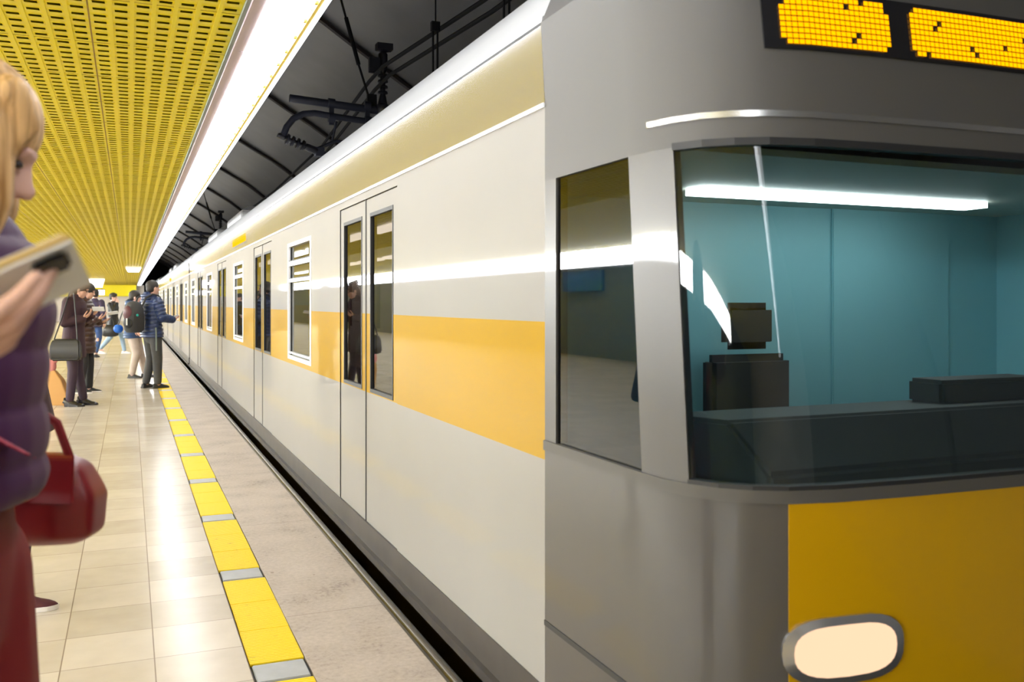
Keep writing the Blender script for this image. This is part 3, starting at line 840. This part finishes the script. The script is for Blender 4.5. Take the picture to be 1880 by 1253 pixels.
def remeshed(mb, name, vox, smooth_it=3, factor=.5):
    me = mb.mesh(name+'_raw'); o = bpy.data.objects.new(name+'_raw', me); COL.objects.link(o)
    r = o.modifiers.new('r', 'REMESH'); r.mode = 'VOXEL'; r.voxel_size = vox
    if smooth_it:
        sm = o.modifiers.new('s', 'SMOOTH'); sm.iterations = smooth_it; sm.factor = factor
    bpy.context.view_layer.update()
    out = bpy.data.meshes.new_from_object(o.evaluated_get(bpy.context.evaluated_depsgraph_get()))
    bpy.data.objects.remove(o); bpy.data.meshes.remove(me); out.name = name
    out.shade_smooth(); return out
def bone(mb, pts, rs, seg=14):
    for i in range(len(pts)-1): mb.capsule(pts[i], rs[i], pts[i+1], rs[i+1], seg)
def hand(mb, wrist, fwd, palm, side, curl=.5, s=1.0, spread=.06, thumb_in=.35, seg=8, curls=None, rs=1.0):
    """five-fingered hand: fwd along the fingers, palm normal (the side fingers close to), side = +1/-1 which edge the thumb leaves"""
    f = Vector(fwd).normalized(); n = Vector(palm); n = (n-f*n.dot(f)).normalized(); x = f.cross(n)*side
    w_ = Vector(wrist)
    L = ((.040, .026, .020), (.045, .029, .022), (.041, .027, .021), (.032, .021, .018)); rad = (.0088, .009, .0086, .0075)
    for i in range(4):
        off = (1.5-i)*.0195
        k0 = w_+f*.012*s+x*off*.55*s; k1 = w_+(f*(.088-.004*abs(i-1.2))+x*off)*s
        mb.capsule(k0, .0125*s, k1, .0105*s, seg)
        d = (f+x*(1.5-i)*spread).normalized(); p = k1; cu = (curls[i] if curls else curl)
        ang = 0
        for j in range(3):
            ang += cu*(.9, 1.1, .75)[j]
            dd = d*math.cos(ang)+n*math.sin(ang)
            q = p+dd*L[i][j]*s; mb.capsule(p, rad[i]*(1-.08*j)*s*rs, q, rad[i]*(.92-.1*j)*s*rs, seg); p = q
    mb.capsule(w_+f*.01*s, .019*s, w_+f*.06*s, .021*s, seg)
    p = w_+(f*.022+x*.026)*s; d = (f*.62+x*.72+n*.25).normalized(); q = p+d*.042*s
    mb.capsule(p, .0145*s, q, .0115*s, seg)
    d2 = (f*.85+x*(.5-thumb_in)+n*thumb_in).normalized(); r_ = q+d2*.032*s; mb.capsule(q, .0112*s, r_, .010*s, seg)
    d3 = (f*.9+x*(.3-thumb_in)+n*(thumb_in*1.1)).normalized(); mb.capsule(r_, .010*s, r_+d3*.026*s, .0082*s, seg)
def head(mb, c, yaw, pitch=0, s=1.0):
    Rm = Matrix.Rotation(yaw, 3, 'Z') @ Matrix.Rotation(pitch, 3, 'Y')
    P = lambda x, y, z: c+Rm @ Vector((x, y, z))*s
    mb.ell(P(-.012, 0, .03), (.097*s, .077*s, .088*s), Rm)          # cranium
    mb.ell(P(.025, 0, -.025), (.062*s, .062*s, .085*s), Rm)         # face
    mb.ell(P(.045, 0, -.082), (.036*s, .036*s, .028*s), Rm)         # chin
    bone(mb, [P(-.01, .055, -.03), P(.03, .038, -.085)], [.02*s, .018*s]); bone(mb, [P(-.01, -.055, -.03), P(.03, -.038, -.085)], [.02*s, .018*s])
    bone(mb, [P(.083, 0, .012), P(.103, 0, -.028)], [.008*s, .0112*s]); mb.ell(P(.095, 0, -.031), (.011*s, .016*s, .008*s), Rm)   # nose
    bone(mb, [P(.077, .035, .026), P(.085, 0, .028), P(.077, -.035, .026)], [.009*s, .009*s, .009*s])   # brow
    bone(mb, [P(.076, .016, -.06), P(.084, 0, -.06), P(.076, -.016, -.06)], [.008*s, .009*s, .008*s])   # lips
    for e in (1, -1): mb.ell(P(-.005, e*.079, -.008), (.019*s, .010*s, .031*s), Rm)
    return P, Rm
def quilt(me, amp, pitch, arms=()):
    n = len(me.vertices); co = np.empty(n*3, np.float32); me.vertices.foreach_get('co', co); co = co.reshape(-1, 3)
    no = np.empty(n*3, np.float32); me.vertices.foreach_get('normal', no); no = no.reshape(-1, 3)
    u = co[:, 2].copy(); best = np.full(n, .105)
    for pts in arms:
        acc = 0
        for a, b in zip(pts[:-1], pts[1:]):
            a = np.array(a); b = np.array(b); d = b-a; L = np.linalg.norm(d); t = np.clip(((co-a) @ d)/(L*L), 0, 1)
            dist = np.linalg.norm(co-(a+t[:, None]*d), axis=1); k = dist < best-.012
            u[k] = (acc+t*L)[k]; best[k] = dist[k]; acc += L
    wv = np.abs(np.sin(np.pi*u/pitch))**.6
    co += no*((wv-.6)*amp)[:, None]
    me.vertices.foreach_set('co', co.ravel()); me.update(); me.shade_smooth()
def shoe_part(t, ank, yaw, m, sole, heel=0, L=.27, lace=False):
    """a shoe under an ankle point (local), toe along yaw"""
    Rm = Matrix.Rotation(yaw, 3, 'Z'); A = Vector((ank[0], ank[1], 0)); P = lambda x, y, z: A+Rm @ Vector((x, y, z))
    z0 = heel
    out = [(-.075, .030), (-.05, .036), (.0, .036), (.06, .040), (.11, .043), (.15, .038), (.175, .024), (.19, .008)]
    k = L/.27
    prof = {-.075: .075, -.05: .085, .0: .092, .06: .075, .11: .055, .15: .045, .175: .036, .19: .026}
    rings = []
    for x, wd in out:
        top = prof[x]; hz = z0*max(0, 1-(x+.075)/.16)
        rings.append([P(x*k, wd*math.cos(a)*(1 if math.sin(a) < .2 else .92), hz+.018+(top-.018)*max(0, math.sin(a))) for a in [2*math.pi*q/16 for q in range(16)]])
    s_ = obj('shoe', MB().loft(rings), m, t, smooth=60)
    sr = []
    for x, wd in [(-.085, .026)]+out:
        hz = z0*max(0, 1-(x+.075)/.16)
        sr.append([P(x*k*1.02, wd*1.1, hz+.022), P(x*k*1.02, wd*1.1, hz+.001 if not (z0 and x > -.02) else .001), P(x*k*1.02, -wd*1.1, hz+.001 if not (z0 and x > -.02) else .001), P(x*k*1.02, -wd*1.1, hz+.022)])
    obj('sole', MB().loft(sr), sole, s_)
    if z0: obj('heel', MB().loft([[P(x*q, y*q, z) for x, y in ((-.075, .026), (-.075, -.026), (-.03, -.026), (-.03, .026))] for q, z in ((.85, .001), (1, z0+.01))]), m, s_)
    if lace:
        lb = MB()
        for q in range(3): lb.tube([P(.035+.022*q, -.03, .066-.008*q), P(.04+.022*q, 0, .088-.010*q), P(.035+.022*q, .03, .066-.008*q)], .0035, 6)
        lb.tube([P(.03, 0, .088), P(.05, -.03, .115), P(.075, -.035, .10), P(.06, -.01, .085)], .003, 6)
        obj('lace', lb, 'rubber', s_, smooth=True)
    return s_
def person(label, loc, yaw, H, top, bottom, hairm, shoes='shoe', sole='shoe', pose=None, coat=None, quilted=0, head_yaw=0, head_pitch=0, skin='skin',
           hairstyle='short', heel=0, trouser=None, vox=.0095, group='people waiting on the platform', face=True, hood=False, collar=.06, lace=False, fine=None, amp=.02):
    s = H/1.75
    t = thing('person', label, 'person', (loc.x, loc.y, 0), yaw, group); t.scale = (s, s, s)
    J = dict(hipL=(0, .085, .92), kneeL=(.02, .095, .50), ankL=(-.02, .10, .09), hipR=(0, -.085, .92), kneeR=(.02, -.095, .50), ankR=(-.02, -.10, .09),
             shL=(-.01, .175, 1.42), elL=(-.03, .225, 1.14), wrL=(.07, .21, .90), shR=(-.01, -.175, 1.42), elR=(-.03, -.225, 1.14), wrR=(.07, -.21, .90),
             neck=(-.01, 0, 1.47), head=(.025, 0, 1.635), footL=0, footR=0, chest=0.0, handL=None, handR=None, curl=.35)
    J.update(pose or {})
    V = {k: Vector(v) if isinstance(v, tuple) and len(v) == 3 and not isinstance(v[0], Vector) else v for k, v in J.items()}
    b = MB(); lean = V['chest']
    # body
    b.ellring([(.80, .06, .10, 0, 0), (.86, .095, .15, 0, 0), (.95, .105, .165, .0, 0), (1.08, .088, .135, lean*.25, 0), (1.22, .10, .15, lean*.6, 0), (1.34, .105, .17, lean*.9, 0), (1.42, .085, .165, lean, 0), (1.47, .05, .09, lean, 0)])
    bone(b, [Vector((lean, 0, 1.42)), V['neck'], V['head']-Vector((.02, 0, .07))], [.07, .056, .052])
    for q in 'LR':
        bone(b, [V['hip'+q], V['knee'+q], V['ank'+q]], [.082, .052, .036]); 
        kn, an = V['knee'+q], V['ank'+q]; b.ell(kn.lerp(an, .3)+Vector((-.018, 0, 0)), (.048, .045, .11))
        ry = V['foot'+q]; d = Vector((math.cos(ry), math.sin(ry), 0))
        bone(b, [an+Vector((0, 0, -.03)), Vector((an.x, an.y, an.z-.055))+d*.085], [.034, .02])
        bone(b, [V['sh'+q], V['el'+q], V['wr'+q]], [.055, .041, .028])
        fwd = (V['wr'+q]-V['el'+q]).normalized(); h_ = V['hand'+q]
        if h_ == 'fine': pass
        elif h_: hand(b, V['wr'+q], h_[0], h_[1], h_[2], V['curl'])
        else: hand(b, V['wr'+q], fwd, Vector((0, -1 if q == 'L' else 1, 0)), 1 if q == 'L' else -1, .35)
    P, Rm = head(b, V['head'], head_yaw, head_pitch)
    body = remeshed(b, 'body', .0075, 3)
    if fine:
        fb = MB(); fine(fb, t); fm = remeshed(fb, 'hand', .0021, 3)
        bm = bmesh.new(); bm.from_mesh(body); bm.from_mesh(fm); bm.to_mesh(body); bm.free(); bpy.data.meshes.remove(fm); body.shade_smooth()
    obj('body', body, skin, t, fix=False)
    if face:
        for e in (1, -1): obj('eye', MB().ell(P(.077, e*.031, .005), (.008, .012, .006), Rm, 12, 8), 'eye', t, smooth=True)
        obj('mouth', MB().ell(P(.083, 0, -.061), (.008, .022, .007), Rm, 12, 6), 'lip', t, smooth=True)
    # hair
    hb = MB()
    if hairstyle in ('short', 'crop'):
        g = .008 if hairstyle == 'crop' else .016
        hb.ell(P(-.022, 0, .045), ((.097+g)*1, .079+g, .083+g), Rm); hb.ell(P(-.05, 0, -.01), (.062+g, .070+g*.6, .07), Rm)
    elif hairstyle == 'tousled':
        hb.ell(P(-.015, 0, .055), (.112, .092, .09), Rm); hb.ell(P(-.05, 0, -.0), (.07, .083, .08), Rm); hb.ell(P(.055, 0, .085), (.045, .065, .035), Rm)
    else:
        hb.ell(P(-.022, 0, .042), (.112, .095, .10), Rm); hb.ell(P(-.07, 0, -.06), (.06, .09, .13), Rm)
        if hairstyle == 'bun': hb.ell(P(-.10, 0, .09), (.055, .05, .05), Rm)
    obj('hair', remeshed(hb, 'hair', .01, 2), hairm, t, fix=False)
    # trousers
    tb = MB(); tr = trouser or [.098, .072, .055]
    tb.ellring([(.74, .07, .10, 0, 0), (.84, .115, .165, 0, 0), (.95, .122, .178, 0, 0), (1.04, .11, .16, lean*.2, 0)])
    for q in 'LR':
        an = V['ank'+q]; e = an+(V['knee'+q]-an).normalized()*.02
        bone(tb, [V['hip'+q], V['knee'+q], e], tr)
    obj('trousers', remeshed(tb, 'trousers', .011, 3), bottom, t, fix=False)
    # coat
    hem = coat or .84
    cb = MB(); pf = .03 if quilted else .022
    rg = [(hem, .125+pf, .185+pf, 0, 0), (hem+.03, .135+pf, .19+pf, 0, 0)]
    for z, rx, ry, l in ((.95, .118, .175, 0), (1.08, .108, .155, .25), (1.22, .115, .165, .6), (1.34, .118, .185, .9), (1.43, .09, .165, 1)):
        if z > hem+.06: rg.append((z, rx+pf, ry+pf, lean*l, 0))
    rg += [(1.50, .066, .08, lean, 0), (1.50+collar*.5, .062, .066, V['neck'].x, 0)]
    cb.ellring(rg)
    arms = []
    for q in 'LR':
        cu = V['wr'+q].lerp(V['el'+q], .04); bone(cb, [V['sh'+q], V['el'+q], cu], [.072+pf*.5, .056+pf*.6, .043+pf*.5]); arms.append([V['sh'+q], V['el'+q], cu])
    if hood:
        cb.ell(Vector((V['neck'].x-.085, 0, 1.50)), (.07, .12, .075)); cb.ell(Vector((V['neck'].x-.03, .08, 1.50)), (.07, .05, .05)); cb.ell(Vector((V['neck'].x-.03, -.08, 1.50)), (.07, .05, .05))
    cm = remeshed(cb, 'jacket', vox, 3)
    if quilted: quilt(cm, amp, quilted, arms)
    obj('jacket', cm, top, t, fix=False)
    for q in 'LR': shoe_part(t, V['ank'+q], V['foot'+q], shoes, sole, heel, lace=lace)
    t['_'] = 0; del t['_']
    return t, V, P, Rm, s
def in_local(t, v):  # world point -> the person's own frame
    s = t.scale[0]; d = Vector(v)-t.location; c, k = math.cos(-t.rotation_euler.z), math.sin(-t.rotation_euler.z)
    return Vector((d.x*c-d.y*k, d.x*k+d.y*c, d.z))/s
def to_world(t, v):
    s = t.scale[0]; v = Vector(v)*s; c, k = math.cos(t.rotation_euler.z), math.sin(t.rotation_euler.z)
    return Vector((v.x*c-v.y*k, v.x*k+v.y*c, v.z))+t.location
def phone(label, loc, rot, cat='phone', col='phonewhite', size=(.075, .15, .009)):
    t = thing('smartphone', label, cat, loc); t.rotation_euler = rot
    obj('case', box(-size[0]/2, size[0]/2, -size[1]/2, size[1]/2, -size[2]/2, size[2]/2), col, t, bevel=.003)
    obj('screen', box(-size[0]/2+.004, size[0]/2-.004, -size[1]/2+.006, size[1]/2-.006, size[2]/2, size[2]/2+.0008), 'screen', t)
    return t
FACE_R = R(-14)          # facing the train, as the waiting people do
# man with the backpack at the platform edge
g0 = ground(279, 713)
pose = dict(hipL=(0, .085, .92), kneeL=(.05, .10, .50), ankL=(-.03, .12, .09), kneeR=(.04, -.09, .50), ankR=(.04, -.10, .09), footL=R(12), footR=R(-8),
            elR=(.02, -.25, 1.16), wrR=(.27, -.16, 1.12), elL=(.02, .25, 1.16), wrL=(.27, .14, 1.12), handR=(Vector((1, .3, .1)), Vector((0, .3, 1)), 1), handL=(Vector((1, -.3, .1)), Vector((0, -.3, 1)), -1), chest=.0)
t, V, P, Rm, s = person('man with black backpack in navy puffer jacket, standing at the yellow strip', g0, R(32), 1.70, 'navy', 'charcoal', 'hair_dark', pose=pose, coat=.84, quilted=.062, hairstyle='crop', head_yaw=R(-6), hood=True, trouser=[.105, .082, .062])
obj('drawstring', MB().tube([(-.07, -.215, 1.0), (-.075, -.235, .8), (-.05, -.2, .62)], .012, 8), 'trim_grey', t, smooth=True)
bp = thing('backpack', 'black backpack with maroon panel worn by the man in navy', 'backpack', to_world(t, (-.335, .0, 1.17)), R(32)); bp.scale = (s, s, s)
bb = MB().loft([[Vector((x*k, y*k2, z)) for x, y in ((.10, .15), (.10, -.15), (.02, -.17), (-.075, -.14), (-.105, -.05), (-.105, .05), (-.075, .14), (.02, .17))] for k, k2, z in ((.7, .8, -.25), (1, 1, -.20), (1.05, 1.02, 0), (.9, .95, .14), (.55, .75, .225), (.2, .4, .25))])
obj('pack_body', bb, 'pack', bp, smooth=50)
obj('front_panel', MB().ell((-.085, .02, .06), (.045, .115, .12)), 'packred', bp, smooth=True)
obj('front_pocket', MB().ell((-.09, 0, -.1), (.05, .12, .09)), 'pack', bp, smooth=True)
obj('logo', MB().box(-.148, -.138, -.06, -.035, -.13, -.02), 'trim_white', bp)
obj('badge', MB().ell((-.03, -.165, .03), (.02, .012, .02)), 'teal', bp, smooth=True)
for e in (1, -1): obj('shoulder_strap', MB().tube([(.09, e*.11, .17), (.15, e*.115, .31), (.26, e*.12, .365), (.37, e*.125, .345), (.47, e*.125, .22)], [.016, .016, .016, .016, .016], 8), 'pack', bp, smooth=True)
phone('pale phone held by the man with the backpack', to_world(t, (.41, -.01, 1.165)), (R(12), R(-25), R(-58)))
# man in beige trousers beside him
g1 = ground(243, 694)
pose = dict(kneeR=(.10, -.09, .50), ankR=(.02, -.10, .09), kneeL=(.12, .10, .51), ankL=(.22, .12, .09), hipL=(.02, .085, .92), chest=.03, head=(.06, 0, 1.615), neck=(.015, 0, 1.46),
            elR=(-.03, -.245, 1.15), wrR=(.12, -.20, .96), footR=R(-6))
t, V, P, Rm, s = person('man in blue hooded puffer jacket and beige trousers, left of the man with backpack', g1, FACE_R, 1.58, 'navy2', 'beige', 'hair_dark', pose=pose, coat=.80, quilted=.06, head_yaw=R(8), head_pitch=R(4), hood=True, trouser=[.112, .085, .062], skin='skin2')
pb = to_world(t, (-.30, .13, .98))
bg = thing('small_bag', 'small bright blue bag behind the man in beige trousers', 'bag', pb)
obj('pouch', MB().ell((0, 0, 0), (.085, .06, .08)), 'bluebag', bg, smooth=True)
obj('strap', MB().tube([(0, -.02, .07), (.05, -.03, .25), (.14, -.03, .46)], .01, 8), 'shoe', bg, smooth=True)
# woman in maroon coat with heeled boots
g2 = ground(135, 746)
pose = dict(kneeL=(.03, .09, .5), ankL=(.10, .10, .09), ankR=(-.02, -.09, .09), chest=.03, head=(.10, 0, 1.60), neck=(.045, 0, 1.47),
            elR=(-.04, -.235, 1.15), wrR=(.17, -.17, 1.20), elL=(-.02, .23, 1.15), wrL=(.20, .14, 1.24), handR=(Vector((1, .3, .7)), Vector((-.5, .3, 1)), 1), handL=(Vector((1, -.2, .7)), Vector((-.5, -.3, 1)), -1))
t, V, P, Rm, s = person('woman in dark maroon coat, plum tights and heeled black boots looking at her phone', g2, R(-14), 1.68, 'maroon', 'plumtights', 'hair_brown', shoes='boot', sole='boot', heel=.05, pose=pose, coat=.66, head_pitch=R(22), hairstyle='bun', trouser=[.095, .068, .056])
gl = MB()
for e in (1, -1): gl.tube([P(.092, e*.03+.022*math.cos(a), .005+.018*math.sin(a)) for a in [2*math.pi*q/14 for q in range(15)]], .0028, 6)
gl.tube([P(.09, .05, .01), P(-.01, .083, .01)], .0025, 6).tube([P(.09, -.05, .01), P(-.01, -.083, .01)], .0025, 6).tube([P(.094, -.009, .006), P(.094, .009, .006)], .0025, 6)
obj('glasses', gl, 'shoe', t, smooth=True)
phone('lit phone raised in front of the woman in the maroon coat', to_world(t, (.33, -.03, 1.33)), (R(0), R(-50), R(-104)))
hb = thing('handbag', 'black leather shoulder bag hanging at the hip of the woman in maroon', 'bag', to_world(t, (.02, -.385, .80)), R(-14))
obj('bag_body', MB().loft([[Vector((x*k, y*kk, z)) for x, y in ((-.19, -.06), (.19, -.06), (.19, .06), (-.19, .06))] for k, kk, z in ((.85, .7, -.15), (1, 1, -.12), (.95, .8, .06), (.8, .3, .13))]), 'blackbag', hb, bevel=.02, smooth=60)
obj('strap', MB().tube([(-.14, 0, .12), (-.06, .06, .42), (.0, .14, .72), (.05, .15, .72), (.10, .07, .42), (.14, 0, .12)], .009, 8), 'blackbag', hb, smooth=True)
# person in the brown quilted coat behind her
g3 = ground(155, 722)
pose = dict(kneeL=(.05, .09, .5), ankL=(.04, .10, .09), ankR=(-.05, -.09, .09), head=(.06, 0, 1.61), elR=(.0, -.235, 1.15), wrR=(.25, -.17, 1.17), elL=(.0, .24, 1.15), wrL=(.22, .12, 1.12),
            handR=(Vector((1, .2, .5)), Vector((-.4, .2, 1)), 1), handL=(Vector((1, -.3, .2)), Vector((0, -.3, 1)), -1))
t, V, P, Rm, s = person('person in dark brown quilted coat with white striped black sneakers, holding a phone', g3, R(-14), 1.66, 'brownq', 'blacktr', 'hair_dark', shoes='shoe', sole='sole_w', pose=pose, coat=.64, quilted=.075, head_pitch=R(15), trouser=[.095, .072, .06])
phone('phone with bluish screen held by the person in the brown quilted coat', to_world(t, (.46, -.12, 1.27)), (R(10), R(-35), R(-104)))
# man in the plum coat walking away
g4 = ground(174, 656)
pose = dict(kneeL=(.05, .09, .5), ankL=(.02, .10, .09), kneeR=(.06, -.09, .5), ankR=(-.16, -.10, .14), elR=(-.05, -.24, 1.15), wrR=(.02, -.245, .90))
t, V, P, Rm, s = person('man in dark plum coat and blue jeans walking away, seen from behind', g4, R(68), 1.68, 'plumcoat', 'jeans', 'hair_dark', pose=pose, coat=.78, head_yaw=R(25), trouser=[.1, .072, .058])
# walker with a hand at the face
g5 = ground(207, 650)
pose = dict(kneeL=(.22, .09, .52), ankL=(.30, .09, .09), kneeR=(-.02, -.09, .50), ankR=(-.32, -.09, .16), footR=0, elR=(.10, -.24, 1.22), wrR=(.16, -.12, 1.46), handR=(Vector((.1, .3, 1)), Vector((-.6, .6, 0)), -1), chest=.02)
t, V, P, Rm, s = person('person in black jacket and pale jeans walking with one hand at the face', g5, R(-20), 1.60, 'shoe', 'palejeans', 'hair_dark', shoes='sole_w', sole='sole_w', pose=pose, coat=.82, hairstyle='tousled', skin='skin2')
bw = thing('duffel_bag', 'black bag carried by the walker in pale jeans', 'bag', to_world(t, (.06, -.34, .70)), R(-20))
obj('bag_body', MB().ellring([(-.17, .14, .06, 0, 0), (-.14, .21, .09, 0, 0), (0, .22, .10, 0, 0), (.10, .17, .07, 0, 0), (.13, .1, .03, 0, 0)]), 'blackbag', bw, smooth=50)
obj('handle', MB().tube([(-.1, 0, .12), (-.06, .02, .26), (.0, .05, .31), (.06, .02, .26), (.1, 0, .12)], .01, 8), 'blackbag', bw, smooth=True)
# paper bag standing behind the woman in the maroon coat
q = ground(112, 744)
pb = thing('paper_bag', 'tan paper bag on the floor behind the heeled boots', 'bag', q, R(-20))
obj('bag_body', MB().loft([[Vector((x*k+dx, y*k, z)) for x, y in ((-.11, -.07), (.11, -.07), (.11, .07), (-.11, .07))] for k, dx, z in ((1, 0, .001), (1.02, -.02, .16), (.85, -.07, .34), (.45, -.12, .46))]), 'paper', pb, bevel=.006)
obj('cloth', MB().ell((-.13, 0, .52), (.07, .05, .09)).ell((-.10, .01, .60), (.05, .04, .06)), 'pinkcloth', pb, smooth=True)
# person whose shoe shows behind the woman in front
g6 = ground(38, 1113)
pose = dict(kneeR=(.03, -.08, .5), ankR=(.0, -.08, .09), kneeL=(-.04, .10, .5), ankL=(-.22, .11, .09), hipR=(-.05, -.085, .92), hipL=(-.05, .085, .92), chest=-.06, head=(-.03, 0, 1.63), neck=(-.07, 0, 1.47), shR=(-.07, -.175, 1.42), shL=(-.07, .175, 1.42),
            elR=(-.12, -.22, 1.14), wrR=(-.05, -.2, .9), elL=(-.12, .22, 1.14), wrL=(-.05, .2, .9))
person('person in dark red suede shoe with white sole, almost hidden behind the purple jacket', g6+Vector((-.004, 0, 0)), R(-10), 1.62, 'maroon', 'blacktr', 'hair_brown', shoes='shoered', sole='sole_w', pose=pose, lace=True, trouser=[.09, .065, .05])
# woman close to the camera, cropped by the left edge of the view, holding up her phone
r_ax = Vector((CT, -ST, 0)); f_ax = Vector((ST, CT, 0)); u_ax = Vector((0, 0, 1))
aw = at(-154, 556, 1.37); AY = R(-20)
Ld = (.79*r_ax+.455*u_ax+.41*f_ax).normalized()
Sd = .87*f_ax-.15*r_ax-.47*u_ax; Sd = (Sd-Ld*Sd.dot(Ld)).normalized()
nd = Sd.cross(Ld)
if nd.dot(f_ax) > 0: nd = -nd
pc = at(-46, 504, .74)+Sd*.0375
wr_w = at(-295, 636, .755)+.022*nd; el_w = at(-390, 735, .95)
class _T:  # her frame, known before she is built
    location = Vector((aw.x, aw.y, 0)); scale = (1.77/1.75,)*3; rotation_euler = Euler((0, 0, AY))
wl, ell_ = in_local(_T, wr_w), in_local(_T, el_w)
def her_hand(mb, t):
    def dl(v):
        c, k = math.cos(-AY), math.sin(-AY); return Vector((v.x*c-v.y*k, v.x*k+v.y*c, v.z))
    fwd = dl((.96*r_ax+.14*u_ax+.12*f_ax).normalized()); palm = dl(-nd)
    hand(mb, wl, fwd, palm, 1, .55, 1.0, .075, .55, seg=12, curls=[.28, .40, .50, .6], rs=.9)
    bone(mb, [wl.lerp(ell_, .35), wl], [.034, .027])
pose = dict(elR=tuple(ell_), wrR=tuple(wl), shR=(-.005, -.165, 1.40), handR='fine', elL=(-.13, .21, 1.15), wrL=(-.10, .20, .92),
            head=(.07, 0, 1.575), neck=(.015, 0, 1.46), chest=.03, kneeL=(.04, .095, .50), ankL=(.0, .1, .09), hipR=(.0, -.09, .92), kneeR=(.03, -.095, .5), ankR=(.0, -.1, .09))
t, V, P, Rm, s = person('woman in purple puffer jacket and dark red trousers, long blond hair, at the left edge', aw, AY, 1.77, 'purple', 'redcloth', 'hair_blond',
    pose=pose, coat=1.05, amp=.009, quilted=.085, hairstyle='long', head_pitch=R(24), head_yaw=R(20), trouser=[.118, .10, .10], vox=.0075, skin='skin2', fine=her_hand, group=None, collar=.14, shoes='boot', sole='boot')
hl = MB()   # long locks falling over the shoulder and blown forward
for i, (y, dx) in enumerate(((-.085, 0), (-.075, .03), (-.06, .06), (-.09, -.04), (.07, .05))):
    bone(hl, [P(-.01+dx*.6, y, .04), P(.01+dx, y*1.18, -.06), P(.0+dx*1.3, y*1.35, -.16), P(.03+dx*1.5, y*1.5, -.25)], [.034, .033, .028, .012])
bone(hl, [P(.03, -.06, .09), P(.065, -.055, .06), P(.06, -.07, .0)], [.03, .022, .012])
obj('hair_lock', remeshed(hl, 'hair_lock', .006, 3), 'hair_blond', t, fix=False)
sc = MB()
sc.loft([[Vector(p) for p in ((x-.03, y, z+.035), (x+.03, y-.0, z+.0), (x+.03, y-.014, z+.0), (x-.03, y-.014, z+.035))] for x, y, z in ((-.14, -.20, 1.36), (-.05, -.225, 1.32), (.035, -.215, 1.26), (.095, -.185, 1.215), (.145, -.125, 1.165), (.175, -.05, 1.12))])
obj('scarf', remeshed(sc, 'scarf', .005, 4), 'crimson', t, fix=False)
ph = thing('smartphone', 'big phone with white back and gold edge held up in the close woman\'s hand', 'phone', pc)
ph.rotation_euler = Matrix((Sd, Ld, nd if Sd.cross(Ld).dot(nd) > 0 else -nd)).transposed().to_euler()
bz = 1 if Sd.cross(Ld).dot(nd) > 0 else -1   # local z of the back
obj('edge_frame', box(-.0375, .0375, -.076, .076, -.0045, .0045), 'gold', ph, bevel=.0025)
o_ = obj('back_cover', box(-.0355, .0365, -.074, .0765, .0045*bz, .0065*bz), 'phonewhite', ph)
obj('camera_bump', box(-.031, -.005, .038, .068, .0055*bz, .012*bz), 'black', ph, bevel=.004)
obj('screen', box(-.034, .034, -.071, .071, -.0045*bz, -.0055*bz), 'screen', ph)
bc = at(68, 908, 1.76)
rb_s = 1.06
rb_ = thing('handbag', 'dark red leather bag hanging at the hip of the woman in purple', 'bag', bc, AY)
bb = MB().loft([[Vector((x*k+dx, y*kk, z)) for x, y in ((-.135, -.05), (-.05, -.062), (.05, -.062), (.115, -.04), (.115, .04), (.05, .062), (-.05, .062), (-.135, .05))] for k, kk, z, dx in ((.75, .5, -.088, -.01), (.95, .95, -.07, 0), (1, 1, 0, 0), (.85, .8, .055, -.01), (.6, .4, .075, -.02))])
obj('bag_body', remeshed(bb, 'bag_body', .006, 26), 'redbag', rb_, fix=False)
obj('flap', MB().loft([[Vector((x, y, z)) for x, y, z in ((-.11, -.067, .0), (.09, -.067, -.005), (.085, -.05, .07), (-.11, -.05, .075))], [Vector((x, y, z)) for x, y, z in ((-.11, -.060, .0), (.09, -.060, -.005), (.085, -.042, .078), (-.11, -.042, .083))]]), 'redbag', rb_, bevel=.002)
obj('strap', MB().tube([(-.09, 0, .07), (-.06, -.01, .14), (-.01, -.015, .165), (.04, -.01, .13), (.06, 0, .06)], .008, 8), 'redbag', rb_, smooth=True)
rb_.scale = (rb_s,)*3
